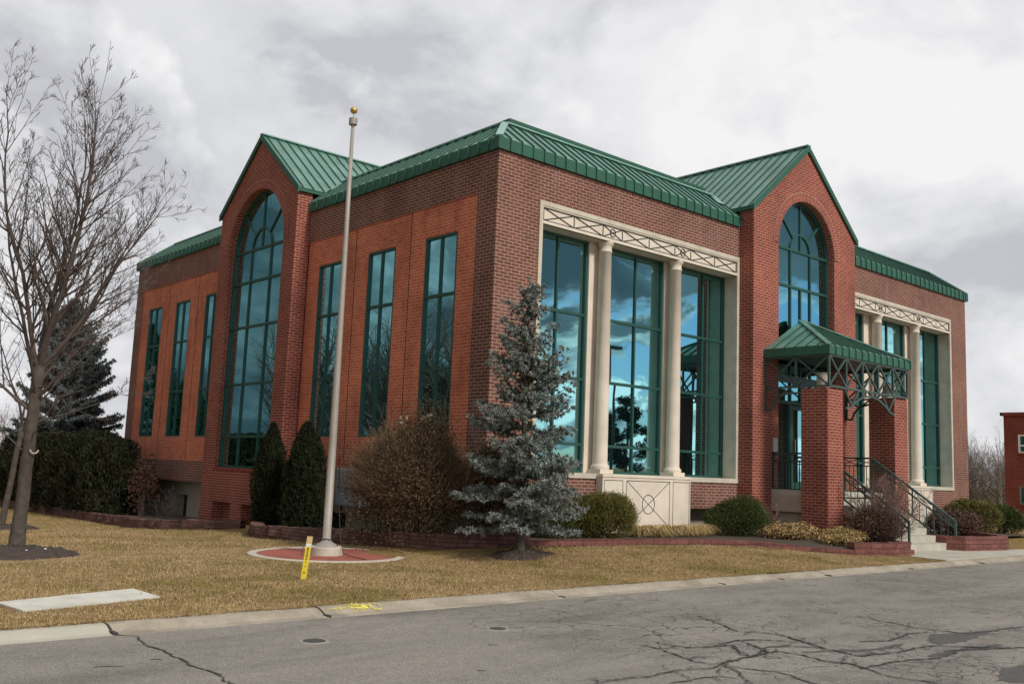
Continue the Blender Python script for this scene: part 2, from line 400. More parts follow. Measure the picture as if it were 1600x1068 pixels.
# ---------------------------------------------------------------- mesh helpers
class MB:
    def __init__(s): s.v = []; s.f = []; s.mi = []; s.uv = None
    def add(s, vs, fs, mi=0):
        o = len(s.v); s.v += [tuple(v) for v in vs]; s.f += [tuple(i + o for i in f) for f in fs]; s.mi += [mi] * len(fs)
        return s
    def poly(s, pts, mi=0): return s.add(pts, [tuple(range(len(pts)))], mi)
    def box(s, a, b, T=None, mi=0):
        x0, y0, z0 = a; x1, y1, z1 = b
        vs = [(x0, y0, z0), (x1, y0, z0), (x1, y1, z0), (x0, y1, z0), (x0, y0, z1), (x1, y0, z1), (x1, y1, z1), (x0, y1, z1)]
        if T: vs = [T(*v) for v in vs]
        return s.add(vs, [(0, 1, 2, 3), (4, 5, 6, 7), (0, 1, 5, 4), (1, 2, 6, 5), (2, 3, 7, 6), (3, 0, 4, 7)], mi)
    def bar(s, p, q, w, h=None, up=(0, 0, 1), mi=0):
        """square bar from p to q, w across, h along 'up'"""
        h = h or w; p = Vector(p); q = Vector(q); d = (q - p).normalized(); up = Vector(up)
        if abs(d.dot(up)) > .98: up = Vector((1, 0, 0)) if abs(d.x) < .9 else Vector((0, 1, 0))
        a = d.cross(up).normalized(); b = a.cross(d)
        a = a * w / 2; b = b * h / 2
        vs = [p - a - b, p + a - b, p + a + b, p - a + b, q - a - b, q + a - b, q + a + b, q - a + b]
        return s.add(vs, [(0, 1, 2, 3), (4, 5, 6, 7), (0, 1, 5, 4), (1, 2, 6, 5), (2, 3, 7, 6), (3, 0, 4, 7)], mi)
    def tube(s, pts, rad, n=6, cap=True, mi=0):
        o = len(s.v); k = len(pts); pts = [Vector(p) for p in pts]
        if not hasattr(rad, '__len__'): rad = [rad] * k
        a = None
        for i, p in enumerate(pts):
            d = (pts[min(i + 1, k - 1)] - pts[max(i - 1, 0)])
            if d.length < 1e-9: d = Vector((0, 0, 1))
            d.normalize()
            if a is None:
                a = d.cross(Vector((.3, .95, .1))).normalized()
            else:
                a = (a - d * a.dot(d)); a = a.normalized() if a.length > 1e-6 else d.orthogonal().normalized()
            b = d.cross(a)
            for j in range(n):
                c = math.cos(2 * math.pi * j / n) * rad[i]; e = math.sin(2 * math.pi * j / n) * rad[i]
                s.v.append((p.x + a.x * c + b.x * e, p.y + a.y * c + b.y * e, p.z + a.z * c + b.z * e))
        fs = []
        for i in range(k - 1):
            for j in range(n):
                j2 = (j + 1) % n
                fs.append((o + i * n + j, o + i * n + j2, o + (i + 1) * n + j2, o + (i + 1) * n + j))
        if cap and n > 2: fs += [tuple(o + j for j in range(n)), tuple(o + (k - 1) * n + j for j in range(n))]
        s.f += fs; s.mi += [mi] * len(fs)
        return s
    def lathe(s, prof, c, n=32, mi=0):
        """prof: (r, z) list"""
        o = len(s.v); k = len(prof)
        for r_, z in prof:
            for j in range(n):
                a = 2 * math.pi * j / n; s.v.append((c[0] + r_ * math.cos(a), c[1] + r_ * math.sin(a), c[2] + z))
        for i in range(k - 1):
            for j in range(n):
                j2 = (j + 1) % n; s.f.append((o + i * n + j, o + i * n + j2, o + (i + 1) * n + j2, o + (i + 1) * n + j)); s.mi.append(mi)
        s.f += [tuple(o + j for j in range(n)), tuple(o + (k - 1) * n + j for j in range(n))]; s.mi += [mi, mi]
        return s
    def build(s, name, m, parent=None, smooth=False, bevel=0.):
        me = bpy.data.meshes.new(name); me.from_pydata(s.v, [], s.f)
        ms = m if isinstance(m, (list, tuple)) else [m]
        for x in ms: me.materials.append(x)
        if len(ms) > 1: me.polygons.foreach_set('material_index', s.mi)
        if smooth: me.polygons.foreach_set('use_smooth', [True] * len(s.f))
        me.update()
        o = bpy.data.objects.new(name, me); COL.objects.link(o)
        if parent:
            o.parent = parent
            o.matrix_parent_inverse = parent_world(parent).inverted()
        if bevel:
            b = o.modifiers.new('bevel', 'BEVEL'); b.width = bevel; b.segments = 2; b.limit_method = 'ANGLE'
        return o


def parent_world(o):
    m = Matrix.Translation(o.location) if o.type == 'EMPTY' else Matrix.Identity(4)
    return m


def thing(name, label, cat, loc=(0, 0, 0), group=None):
    o = bpy.data.objects.new(name, None); COL.objects.link(o); o.location = loc; o.empty_display_size = .3
    return tag(o, label, cat, group)


def tag(o, label, cat, group=None):
    o['label'] = label; o['category'] = cat
    if group: o['group'] = group
    return o


def struct(o, kind='structure'):
    o['kind'] = kind; return o


def part(parent, name, mb, m, **kw): return mb.build(name, m, parent, **kw)


def sm(a, b, x):
    t_ = min(1, max(0, (x - a) / (b - a))); return t_ * t_ * (3 - 2 * t_)


def G(u, v):
    """lawn height"""
    s = sm(-3, 0, u) * (1 - .75 * sm(5, 7.5, u))
    z = -1.37 + (.05 * s * (min(v, -1) + 4.92) if v > -4.92 else 0)
    z -= .04 * min(max(v, 0), 13) * (1 - sm(4, 12, u))
    z -= .5 * sm(20, 40, u) * sm(-4.5, 3, v)
    return z


def TR(s, d, z): return (s, -d, z)
def TL(s, d, z): return (-d, s, z)


LV, LU = 18.89, 20.80
ZR = -1.43

# ================================================================ ground, road, curb
def grid_mesh(us, vs, zf):
    mb = MB(); n = len(vs)
    for u in us:
        for v in vs: mb.v.append((u, v, zf(u, v)))
    for i in range(len(us) - 1):
        for j in range(n - 1):
            mb.f.append((i * n + j, (i + 1) * n + j, (i + 1) * n + j + 1, i * n + j + 1)); mb.mi.append(0)
    return mb


def frange(a, b, st):
    k = max(1, int(round((b - a) / st))); return [a + (b - a) * i / k for i in range(k + 1)]


def gz(u, v):
    if -15.29 < v < -4.97: return -1.62
    if v <= -15.29: return -1.36
    return G(u, v)


us = [-900, -400, -150, -60, -30] + frange(-16, 24, .5) + frange(26, 44, 2) + [60, 100, 200, 500, 1200]
vs = [-1200, -500, -200, -80, -40, -25, -18, -15.32, -15.28, -10, -4.98, -4.93] + frange(-4.5, 20, .5) + [22, 26, 32, 45, 80, 160, 400, 1200]
lawn = grid_mesh(us, vs, gz).build('lawn', M['lawn'], smooth=True); struct(lawn)
road = grid_mesh([-600, -100, -30, 0, 30, 100, 600], [-14.95, -10, -5.27], lambda u, v: ZR).build('road', M['asphalt']); struct(road)

random.seed(4)
# rolled curb, cast in lengths with open joints
def curb_seg(u0, u1, dz=0, flip=False):
    prof = [(-5.29, -1.50), (-5.27, ZR + .004), (-5.16, -1.418), (-5.08, -1.388), (-5.02, -1.368), (-4.93, -1.362), (-4.90, -1.372), (-4.90, -1.55)]
    if flip: prof = [(-20.22 - a, b) for a, b in prof]
    mb = MB(); n = len(prof); seg = max(1, int((u1 - u0) / .6)); cols = []
    for i in range(seg + 1):
        u = u0 + (u1 - u0) * i / seg; w = .006 * math.sin(u * 1.7) + .004 * math.sin(u * 5.1)
        for a, b in prof: mb.v.append((u, a + w, b + dz))
    for i in range(seg):
        for j in range(n - 1): mb.f.append((i * n + j, (i + 1) * n + j, (i + 1) * n + j + 1, i * n + j + 1)); mb.mi.append(0)
    mb.f += [tuple(range(n)), tuple(seg * n + j for j in range(n))]; mb.mi += [0, 0]
    return mb
cm = MB(); rs_j = random.Random(12)
js = [-60, -40, -24, -16, -12.3, -8.5, -6.37, -3.04, .27, 1.8, 3.19, 6.1, 9.2, 12.3, 15.4, 18.5, 21.6, 25, 30, 40, 60, 100]
for a, b in zip(js, js[1:]):
    jw = rs_j.uniform(.004, .010) if abs(a) < 8 else .012; c_ = curb_seg(a + jw, b - jw, random.uniform(-.008, .006)); cm.add(c_.v, c_.f)
curb = cm.build('curb', M['curb']); struct(curb)
far = curb_seg(-60, 100, 0, True).build('curb', M['curb']); struct(far)
# dark joint filling below the gaps
jm = MB()
for j in js[1:-1]: jm.box((j - .02, -5.25, -1.5), (j + .02, -4.95, -1.43 + .02))
struct(jm.build('curb_joint', M['crack']))
# concrete pad and walk at the steps
pm = MB(); pad = [(8.15, -4.9), (60, -4.9), (60, -4.15), (14.6, -4.2), (13.6, -4.05), (11.6, -3.9), (11.5, -3.3), (9.3, -3.3), (9.0, -3.75), (8.3, -4.15)]
pm.poly([(u, v, -1.352) for u, v in pad])
for (a, b), (c_, d_) in zip(pad, pad[1:] + pad[:1]): pm.poly([(a, b, -1.352), (c_, d_, -1.352), (c_, d_, -1.6), (a, b, -1.6)])
struct(pm.build('pavement', M['concrete']))
# concrete slab in the lawn
sl = MB(); q = [(-8.96, -3.54), (-7.55, -2.98), (-7.57, -3.69), (-8.96, -4.05)]
q = [(-9.02, -3.42), (-7.52, -2.95), (-7.50, -3.67), (-8.94, -4.06)]
top = [(u, v, -1.352) for u, v in q]; sl.poly(top)
for i in range(4): a, b = top[i], top[(i + 1) % 4]; sl.poly([a, b, (b[0], b[1], -1.5), (a[0], a[1], -1.5)])
slab = sl.build('concrete_slab', M['slab']); tag(slab, 'pale concrete slab set in the brown lawn by the curb', 'slab')

# cracks: strips lying on the road
def crack(pts, w, m, name='road_crack', z=ZR + .004, into=None):
    mb = MB(); rs = random.Random(len(pts) * 7 + int(abs(pts[0][0]) * 100))
    P = []
    for (a, b), (c_, d_) in zip(pts, pts[1:]):
        k = max(2, int(math.hypot(c_ - a, d_ - b) / .035))
        for i in range(k):
            f = i / k; P.append([a + (c_ - a) * f, b + (d_ - b) * f])
    P.append(list(pts[-1])); ox = oy = 0
    for q_ in P:
        ox = ox * .85 + rs.gauss(0, .009); oy = oy * .85 + rs.gauss(0, .009); q_[0] += ox; q_[1] += oy
    n = len(P); L = []
    for i in range(n):
        dx = P[min(i + 1, n - 1)][0] - P[max(0, i - 1)][0]; dy = P[min(i + 1, n - 1)][1] - P[max(0, i - 1)][1]; l = math.hypot(dx, dy) + 1e-9
        ww = w * rs.uniform(.35, 1.3) * (.35 + .65 * math.sin(math.pi * min(1, max(.03, i / (n - 1)))) ** .4)
        mb.v.append((P[i][0] - dy / l * ww, P[i][1] + dx / l * ww, z)); mb.v.append((P[i][0] + dy / l * ww, P[i][1] - dx / l * ww, z))
    for i in range(n - 1): mb.f.append((2 * i, 2 * i + 1, 2 * i + 3, 2 * i + 2)); mb.mi.append(0)
    if into is not None: into.add(mb.v, mb.f)
    else: struct(mb.build(name, m))
CR = dict(
    A=[(-8.51, -5.27), (-8.44, -5.33), (-8.38, -5.44), (-8.45, -5.91), (-8.42, -6.18), (-8.42, -6.47), (-8.45, -6.84), (-8.46, -7.24), (-8.45, -7.9)],
    B=[(-4.45, -7.86), (-4.41, -8.24), (-4.15, -8.3), (-3.88, -8.35), (-4.21, -8.69), (-4.17, -8.8)],
    C=[(-4.66, -7.92), (-4.73, -8.32), (-4.85, -8.65), (-4.79, -8.84), (-4.46, -8.8), (-4.11, -8.76), (-3.78, -8.77), (-3.73, -8.97), (-3.8, -9.33), (-3.71, -9.46), (-3.9, -9.9), (-3.8, -10.6)],
    D=[(-2.69, -7.03), (-2.88, -7.43), (-3.13, -7.86), (-3.03, -8.02), (-2.9, -8.2), (-3.03, -8.54), (-3.2, -8.92), (-3.25, -9.33), (-3.0, -9.38), (-2.37, -9.38), (-2.06, -9.46), (-1.2, -10)],
    E=[(-6.23, -8.81), (-5.89, -8.82), (-5.69, -8.88), (-5.31, -8.79), (-5.05, -8.91), (-4.79, -8.91), (-4.98, -9.23), (-5.19, -9.45)],
    F=[(-5.75, -9.11), (-5.4, -9.11), (-5.19, -9.17), (-5.13, -9.28)],
    G=[(-.85, -7.95), (-.97, -8.41), (-1.08, -8.72), (-.99, -9.0), (-.94, -9.25), (-.41, -9.3), (.6, -9.43)],
    H=[(-3.86, -9.61), (-3.32, -9.61), (-2.98, -9.65), (-2.68, -9.74), (-2.03, -9.66), (-1.63, -9.79), (-1.0, -10.11)],
    I=[(-2.53, -8.91), (-2.16, -9.01), (-1.59, -8.9), (-1.24, -8.97)],
    J=[(-4.1, -8.3), (-3.6, -8.2), (-3.3, -8.4), (-3.1, -8.75)], K=[(-4.15, -8.8), (-3.7, -8.6), (-3.35, -8.7), (-3.2, -8.92)],
    L=[(-3.9, -8.77), (-3.75, -8.45), (-3.6, -8.2)], Mm=[(-4.79, -8.9), (-4.6, -9.3), (-4.75, -9.8)])
for k, pts in CR.items(): crack(pts, .012 if k in 'AEF' else .017, M['crack'], z=ZR + .004 + .0011 * (ord(k[0]) % 7))
rsb = random.Random(77); brc = MB()
for k, pts in CR.items():
    if k == 'A': continue
    for (a, b), (c_, d_) in zip(pts, pts[1:]):
        for q in range(max(1, int(math.dist((a, b), (c_, d_)) / .16))):
            f = rsb.random(); x, y = a + (c_ - a) * f, b + (d_ - b) * f; an = rsb.uniform(0, 6.28); l = rsb.uniform(.08, .35)
            mx, my = x + l * .5 * math.cos(an), y + l * .5 * math.sin(an); an += rsb.gauss(0, .6)
            crack([(x, y), (mx, my), (mx + l * .5 * math.cos(an), my + l * .5 * math.sin(an))], rsb.uniform(.004, .009), M['crack'], z=ZR + .0115 + .0002 * (q % 5) + .00013 * (len(brc.v) % 9), into=brc)
struct(brc.build('road_crack', M['crack']))
crack([(-3.6, -8.9), (-3.1, -9.15), (-2.7, -9.25), (-2.2, -9.2)], .05, M['patch'], 'road_patch', ZR + .0022)
crack([(-2.68, -9.68), (-2.2, -9.62), (-1.9, -9.68), (-1.3, -9.75)], .06, M['patch'], 'road_patch', ZR + .0026)
def blob(pts, m, name, z):
    mb = MB(); rs = random.Random(5); P = []
    for (a, b), (c_, d_) in zip(pts, pts[1:] + pts[:1]):
        for i in range(8): f = i / 8; P.append((a + (c_ - a) * f + rs.gauss(0, .018), b + (d_ - b) * f + rs.gauss(0, .012), z))
    mb.poly(P); struct(mb.build(name, m))
blob([(-1.8, -9.21), (-1.35, -9.05), (-.96, -9.17), (-.41, -9.28), (-.73, -9.38), (-1.48, -9.46), (-1.94, -9.41)], M['patch'], 'road_patch', ZR + .003)
blob([(-3.25, -10.47), (-2.68, -10.3), (-2.24, -10.32), (-2.0, -10.7), (-2.98, -10.9)], M['patch'], 'road_patch', ZR + .003)
for cx, cy, r_, lb in ((-5.29, -6.6, .085, 'small round iron valve cover in the road below the stone pedestal'), (-7.17, -6.32, .10, 'small worn iron valve cover in the road near the yellow paint')):
    vc = thing('valve_cover', lb, 'valve cover', (cx, cy, ZR), 'valve covers in the road')
    part(vc, 'ring', MB().lathe([(r_ + .035, .0), (r_ + .03, .005), (r_, .006), (r_, .0)], (cx, cy, ZR)), M['collar'])
    part(vc, 'lid', MB().lathe([(r_ - .006, .0), (r_ - .006, .009), (r_ * .4, .009), (r_ * .35, .013), (.001, .013)], (cx, cy, ZR)), M['iron'])
for a, b, l in ((-9.04, -6.46, .16), (-8.6, -6.4, .07), (-6.7, -8.0, .06), (-5.9, -7.2, .05)):
    crack([(a - l * .3, b), (a, b + .01), (a + l * .9, b - l * .5)], .016, M['patch'], 'tar_mark', ZR + .0035)
# yellow spray marks on the curb
ym = MB(); rs = random.Random(9)
def curbz(v):
    pr = [(-5.27, ZR + .004), (-5.16, -1.418), (-5.08, -1.388), (-5.02, -1.368), (-4.93, -1.362), (-4.90, -1.372)]
    for (a, b), (c_, d_) in zip(pr, pr[1:]):
        if a <= v <= c_: return b + (d_ - b) * (v - a) / (c_ - a)
    return -1.37
def splat(u, v, r_):
    k = 9; c_ = [(u + r_ * rs.uniform(.6, 1.2) * math.cos(6.283 * i / k), v + r_ * rs.uniform(.6, 1.2) * math.sin(6.283 * i / k)) for i in range(k)]
    ym.poly([(a, b, curbz(b) + .011) for a, b in c_])
for i in range(46): splat(-5.93 + rs.gauss(0, .05), -5.05 + rs.gauss(0, .035), rs.uniform(.012, .028))
for i in range(220): splat(-5.93 + rs.gauss(0, .08), -5.06 + rs.gauss(0, .06), rs.uniform(.003, .008))
for i in range(50): splat(-6.12 + rs.gauss(0, .09), -5.07 + rs.gauss(0, .012), rs.uniform(.004, .012))
for i in range(60):
    a = rs.uniform(0, 6.28); splat(-5.72 + .06 * math.cos(a) + rs.gauss(0, .006), -5.08 + .07 * math.sin(a) + rs.gauss(0, .006), rs.uniform(.005, .013))
struct(ym.build('paint_mark', M['spray']))

# ================================================================ the brick building
B = thing('brick_building', 'two storey brick office building with green metal roof, arched gable bays and tall teal windows', 'building', (0, 0, 0))


def sheet(mb, T, s0, s1, z0, z1, holes=(), d=0., mi=0):
    S = sorted({s0, s1, *[h[0] for h in holes if s0 < h[0] < s1], *[h[1] for h in holes if s0 < h[1] < s1]})
    Z = sorted({z0, z1, *[h[2] for h in holes if z0 < h[2] < z1], *[h[3] for h in holes if z0 < h[3] < z1]})
    for a, b in zip(S, S[1:]):
        for c_, e in zip(Z, Z[1:]):
            m_s, m_z = (a + b) / 2, (c_ + e) / 2
            if any(h[0] < m_s < h[1] and h[2] < m_z < h[3] for h in holes): continue
            mb.poly([T(a, d, c_), T(b, d, c_), T(b, d, e), T(a, d, e)], mi)


def reveal(mb, T, h, d0, d1, mi=0, bottom=True):
    a, b, c_, e = h
    mb.poly([T(a, d0, c_), T(a, d1, c_), T(a, d1, e), T(a, d0, e)], mi); mb.poly([T(b, d0, c_), T(b, d1, c_), T(b, d1, e), T(b, d0, e)], mi)
    mb.poly([T(a, d0, e), T(b, d0, e), T(b, d1, e), T(a, d1, e)], mi)
    if bottom: mb.poly([T(a, d0, c_), T(b, d0, c_), T(b, d1, c_), T(a, d1, c_)], mi)


def pane(mb, T, a, b, c_, e, d, rs):
    """one pane, set a hair out of true like real glazing"""
    j = [rs.gauss(0, .0012) * min(1.5, (b - a)) for _ in range(3)]
    mb.poly([T(a, d + j[0], c_), T(b, d + j[1], c_), T(b, d + j[1] + j[2], e), T(a, d + j[0] + j[2], e)])


RS = random.Random(3)
def window(T, a, b, c_, e, d, cols, rows, fw=.05, gm='glass', name='window', label=None):
    """frame + bars, with the glass as a sub-part; cols/rows are the inner bar positions"""
    fr = MB(); t0, t1 = d - .06, d + .025
    fr.box((a, t0, c_), (a + fw, t1, e), T); fr.box((b - fw, t0, c_), (b, t1, e), T)
    fr.box((a + fw, t0, c_), (b - fw, t1, c_ + fw), T); fr.box((a + fw, t0, e - fw), (b - fw, t1, e), T)
    for r_ in rows: fr.box((a + fw, t0, r_ - .03), (b - fw, t1 - .004, r_ + .03), T)
    for cc in cols:
        zs = [c_ + fw] + [x for r_ in rows for x in (r_ - .03, r_ + .03)] + [e - fw]
        for z0, z1 in zip(zs[::2], zs[1::2]): fr.box((cc - .022, t0, z0), (cc + .022, t1 - .008, z1), T)
    o = part(B, name, fr, M['frame'])
    gl = MB(); cs = [a + fw] + list(cols) + [b - fw]; rw = [c_ + fw] + list(rows) + [e - fw]
    for x0, x1 in zip(cs, cs[1:]):
        for z0, z1 in zip(rw, rw[1:]): pane(gl, T, x0, x1, z0, z1, d - .02, RS)
    gl.build('glass', M[gm], o)
    return o


# ---- left facade (x = 0)
wl = MB(); wx_ = MB(); pan = .612; ZT, ZP, ZB = 6.36, 0.0, -.60
panels = [(pan, 7.27, ZP, 5.555), (LV - 7.27, LV - pan, ZP, 5.555)]
sheet(wl, TL, 0, LV, ZB, ZT, [*panels, (7.27, LV - 7.27, ZB, ZT)])
# ---- right facade (y = 0)
frames = [(1.135, 7.955, 0., 5.56), (LU - 7.955, LU - 1.135, 0., 5.56)]
sheet(wl, TR, 0, LU, ZB, ZT, [*frames, (7.97, LU - 7.97, ZB, ZT)])
def TX(s, d, z): return (LU + d, s, z)
def TY(s, d, z): return (s, LV + d, z)
sheet(wx_, TX, 0, LV, ZB, ZT); sheet(wx_, TY, 0, LU, ZB, ZT); part(B, 'back_wall', wx_, M['brick_dark'])
wl.poly([(0, 0, ZB), (LU, 0, ZB), (LU, LV, ZB), (0, LV, ZB)])
part(B, 'wall', wl, M['brick_dark'])
wins = [(1.21, 2.31, .70, 4.89), (3.41, 4.51, .70, 4.89), (5.61, 6.71, .70, 4.89)]
wins2 = [(LV - b, LV - a, c_, e) for a, b, c_, e in wins]
for P_, W_, jj in ((panels[0], wins, (2.86, 5.06)), (panels[1], wins2, (LV - 2.86, LV - 5.06))):
    wr = MB(); js_ = [(j - .012, j + .012, P_[2], P_[3]) for j in jj]
    sheet(wr, TL, *P_, W_ + js_, d=-.02)
    reveal(wr, TL, P_, 0, -.02)
    for h in W_: reveal(wr, TL, h, -.02, -.12)
    part(B, 'wall_panel', wr, M['brick_red'])
for j in (2.86, 5.06, LV - 2.86, LV - 5.06): part(B, 'expansion_joint', MB().box((j - .013, -.034, ZP), (j + .013, -.030, 5.55), TL), M['black'])
for a, b, c_, e in wins + wins2:
    window(TL, a, b, c_, e, -.05, [(a + b) / 2 + .02], [2.08, 3.62], gm='glass_left')

# ---- recessed rendered basement
st = MB()
bas = [(13.45, 13.55, -1.6, -1.1)]
wb = [(13.2, 13.5, -2.2, -1.05), (14.45, 15.3, -2.2, -1.03), (5.5, 6.9, -2.2, -1.03), (3.3, 4.2, -2.2, -1.03)]
sheet(st, TL, .45, LV - .45, -2.6, -.602, wb, d=-.45)
for h in wb: reveal(st, TL, h, -.45, -.75)
part(B, 'basement_wall', st, M['stucco'])
for a, b in ((.45, 7.97), (LU - 7.97, LU - .45)):
    st = MB(); sheet(st, TR, a, b, -2.6, -.602, d=-.45); part(B, 'basement_wall', st, M['stucco'])
st = MB(); sheet(st, TX, .45, LV - .45, -2.6, -.602, d=-.45); part(B, 'basement_wall', st, M['stucco'])
for a, b, c_, e in wb: part(B, 'basement_window', MB().box((a, -.74, c_), (b, -.72, e), TL), M['void'])

# ---- gable bays
def bay(T, s0, s1, d, zb, ze, zp, oc, orad, ospr, obot, gd, lows, cname):
    mid = (s0 + s1) / 2; mb = MB()
    zr = lambda s: ze + (zp - ze) * (1 - abs(s - mid) / (mid - s0))
    a, b = oc - orad, oc + orad
    holes = [(a, b, obot, 99)] + lows
    # below the spring line
    sheet(mb, T, s0, s1, zb, ospr, holes, d=d)
    # above: piers and arch strips
    N = 40
    xs = [s0, a]
    xs += [oc - orad * math.cos(math.pi * i / N) for i in range(1, N)] + [b, s1]
    if mid not in xs: xs = sorted(xs + [mid])
    za = lambda s: ospr + math.sqrt(max(0, orad * orad - (s - oc) ** 2)) if a < s < b else ospr
    for x0, x1 in zip(xs, xs[1:]): mb.poly([T(x0, d, za(x0)), T(x1, d, za(x1)), T(x1, d, zr(x1)), T(x0, d, zr(x0))])
    # reveals
    mb.poly([T(a, d, obot), T(a, gd, obot), T(a, gd, ospr), T(a, d, ospr)]); mb.poly([T(b, d, obot), T(b, gd, obot), T(b, gd, ospr), T(b, d, ospr)])
    mb.poly([T(a, d, obot), T(b, d, obot), T(b, gd, obot), T(a, gd, obot)])
    for i in range(N):
        t0, t1 = math.pi * i / N, math.pi * (i + 1) / N
        p0 = (oc + orad * math.cos(t0), ospr + orad * math.sin(t0)); p1 = (oc + orad * math.cos(t1), ospr + orad * math.sin(t1))
        mb.poly([T(p0[0], d, p0[1]), T(p1[0], d, p1[1]), T(p1[0], gd, p1[1]), T(p0[0], gd, p0[1])])
    for h in lows:
        reveal(mb, T, h, d, d - .35); mb.poly([T(h[0], d - .35, h[2]), T(h[1], d - .35, h[2]), T(h[1], d - .35, h[3]), T(h[0], d - .35, h[3])])
    # sides
    for s in (s0, s1): mb.poly([T(s, d, zb), T(s, -.46, zb), T(s, -.46, ze), T(s, d, ze)])
    part(B, 'gable_bay', mb, M['brick_bay'])
    # rowlock arch ring, 4 mm proud
    rg = MB(); r1, r2 = orad, orad + .225; N = 48
    pts = [(math.pi * i / N) for i in range(N + 1)]
    for t0, t1 in zip(pts, pts[1:]):
        q_ = [(r1, t0), (r2, t0), (r2, t1), (r1, t1)]
        rg.poly([T(oc + r_ * math.cos(t_), d + .010, ospr + r_ * math.sin(t_)) for r_, t_ in q_])
    ml = MB()
    for t0, t1 in zip(pts, pts[1:]):
        for ra, rb_ in ((r2, r2 + .016),):
            ml.poly([T(oc + r_ * math.cos(t_), d + .0125, ospr + r_ * math.sin(t_)) for r_, t_ in [(ra, t0), (rb_, t0), (rb_, t1), (ra, t1)]])
    ax = 0 if T is TR else 1
    ar = part(B, 'brick_arch', rg, arch_brick(cname, (oc, ospr), ax, orad)); ml.build('mortar_joint', M['mortar'], ar)
    return zr


midL, midR = LV / 2, LU / 2
DL, DR = .40, .41
bay(TL, 7.27, LV - 7.27, DL, -2.3, 6.92, 8.73, midL, 1.56, 5.72, -.13, .17, [(9.77, 10.86, -2.0, -1.02), (8.03, 9.12, -2.0, -1.02)], 'rowlock_arch_left')
bay(TR, 7.97, LU - 7.97, DR, -1.7, 6.85, 8.91, midR, 1.33, 6.10, -.13, .16, [], 'rowlock_arch_right')
sl_ = MB(); sl_.box((midL - 1.56, .38, -.20), (midL + 1.56, DL + .012, -.13), TL); part(B, 'window_sill', sl_, M['brick_flat'])


def arch_window(T, oc, r_, spr, bot, d, cols, rows, low_cols=None, gm='glass', rin=None):
    fr = MB(); fw = .06; t0, t1 = d - .06, d + .025; a, b = oc - r_, oc + r_
    fr.box((a, t0, bot), (a + fw, t1, spr), T); fr.box((b - fw, t0, bot), (b, t1, spr), T); fr.box((a + fw, t0, bot), (b - fw, t1, bot + fw), T)
    for k, z in enumerate(rows + [spr]): fr.box((a + fw, t0, z - .032), (b - fw, t1 - .004, z + .032), T)
    lv = [bot + fw] + rows + [spr]
    for i, (z0, z1) in enumerate(zip(lv, lv[1:])):
        cc = low_cols if (low_cols and z1 <= low_cols[0]) else cols
        for s in (low_cols[1] if (low_cols and z1 <= low_cols[0] + .01) else cols): fr.box((s - .024, t0, z0 + (.032 if i else 0)), (s + .024, t1 - .008, z1 - .032), T)
    def arc(ra, rb, n, ta=t0, tb=t1):
        for i in range(n):
            x0, x1 = math.pi * i / n, math.pi * (i + 1) / n
            v = [(ra, x0), (rb, x0), (rb, x1), (ra, x1)]
            vs = [T(oc + q[0] * math.cos(q[1]), ta, spr + q[0] * math.sin(q[1])) for q in v] + [T(oc + q[0] * math.cos(q[1]), tb, spr + q[0] * math.sin(q[1])) for q in v]
            fr.add(vs, [(0, 1, 2, 3), (4, 5, 6, 7), (0, 1, 5, 4), (1, 2, 6, 5), (2, 3, 7, 6), (3, 0, 4, 7)])
    arc(r_ - fw, r_, 36); rin = rin or (cols[-1] - cols[0]) / 2; arc(rin - .024, rin + .024, 18, t0, t1 - .01)
    fr.box((oc - .022, t0, spr + .03), (oc + .022, t1 - .012, spr + r_ - fw), T)
    for sg in (-1, 1):
        th = math.pi / 2 + sg * R(46)
        p0 = Vector((math.cos(th), math.sin(th))); n_ = Vector((-p0.y, p0.x)) * .022
        v = [p0 * (rin + .02) - n_, p0 * (rin + .02) + n_, p0 * (r_ - fw) + n_, p0 * (r_ - fw) - n_]
        vs = [T(oc + q.x, t0, spr + q.y) for q in v] + [T(oc + q.x, t1 - .012, spr + q.y) for q in v]
        fr.add(vs, [(0, 1, 2, 3), (4, 5, 6, 7), (0, 1, 5, 4), (1, 2, 6, 5), (2, 3, 7, 6), (3, 0, 4, 7)])
    o = part(B, 'arched_window', fr, M['frame'])
    gl = MB()
    for i, (z0, z1) in enumerate(zip(lv, lv[1:])):
        cc = [a + fw] + list(low_cols[1] if (low_cols and z1 <= low_cols[0] + .01) else cols) + [b - fw]
        for x0, x1 in zip(cc, cc[1:]): pane(gl, T, x0, x1, z0, z1, d - .02, RS)
    gl.poly([T(oc + (r_ - fw) * math.cos(math.pi * i / 36), d - .02, spr + (r_ - fw) * math.sin(math.pi * i / 36)) for i in range(37)])
    gl.build('glass', M[gm], o)


arch_window(TL, midL, 1.56, 5.72, -.13, .20, [midL - .55, midL + .55], [.70, 2.08, 3.62, 4.85], gm='glass_left', rin=.55)
arch_window(TR, midR, 1.33, 6.10, 2.72, .20, [midR - .47, midR + .47], [5.12], low_cols=(5.13, [midR - .47, midR, midR + .47]), rin=.47)
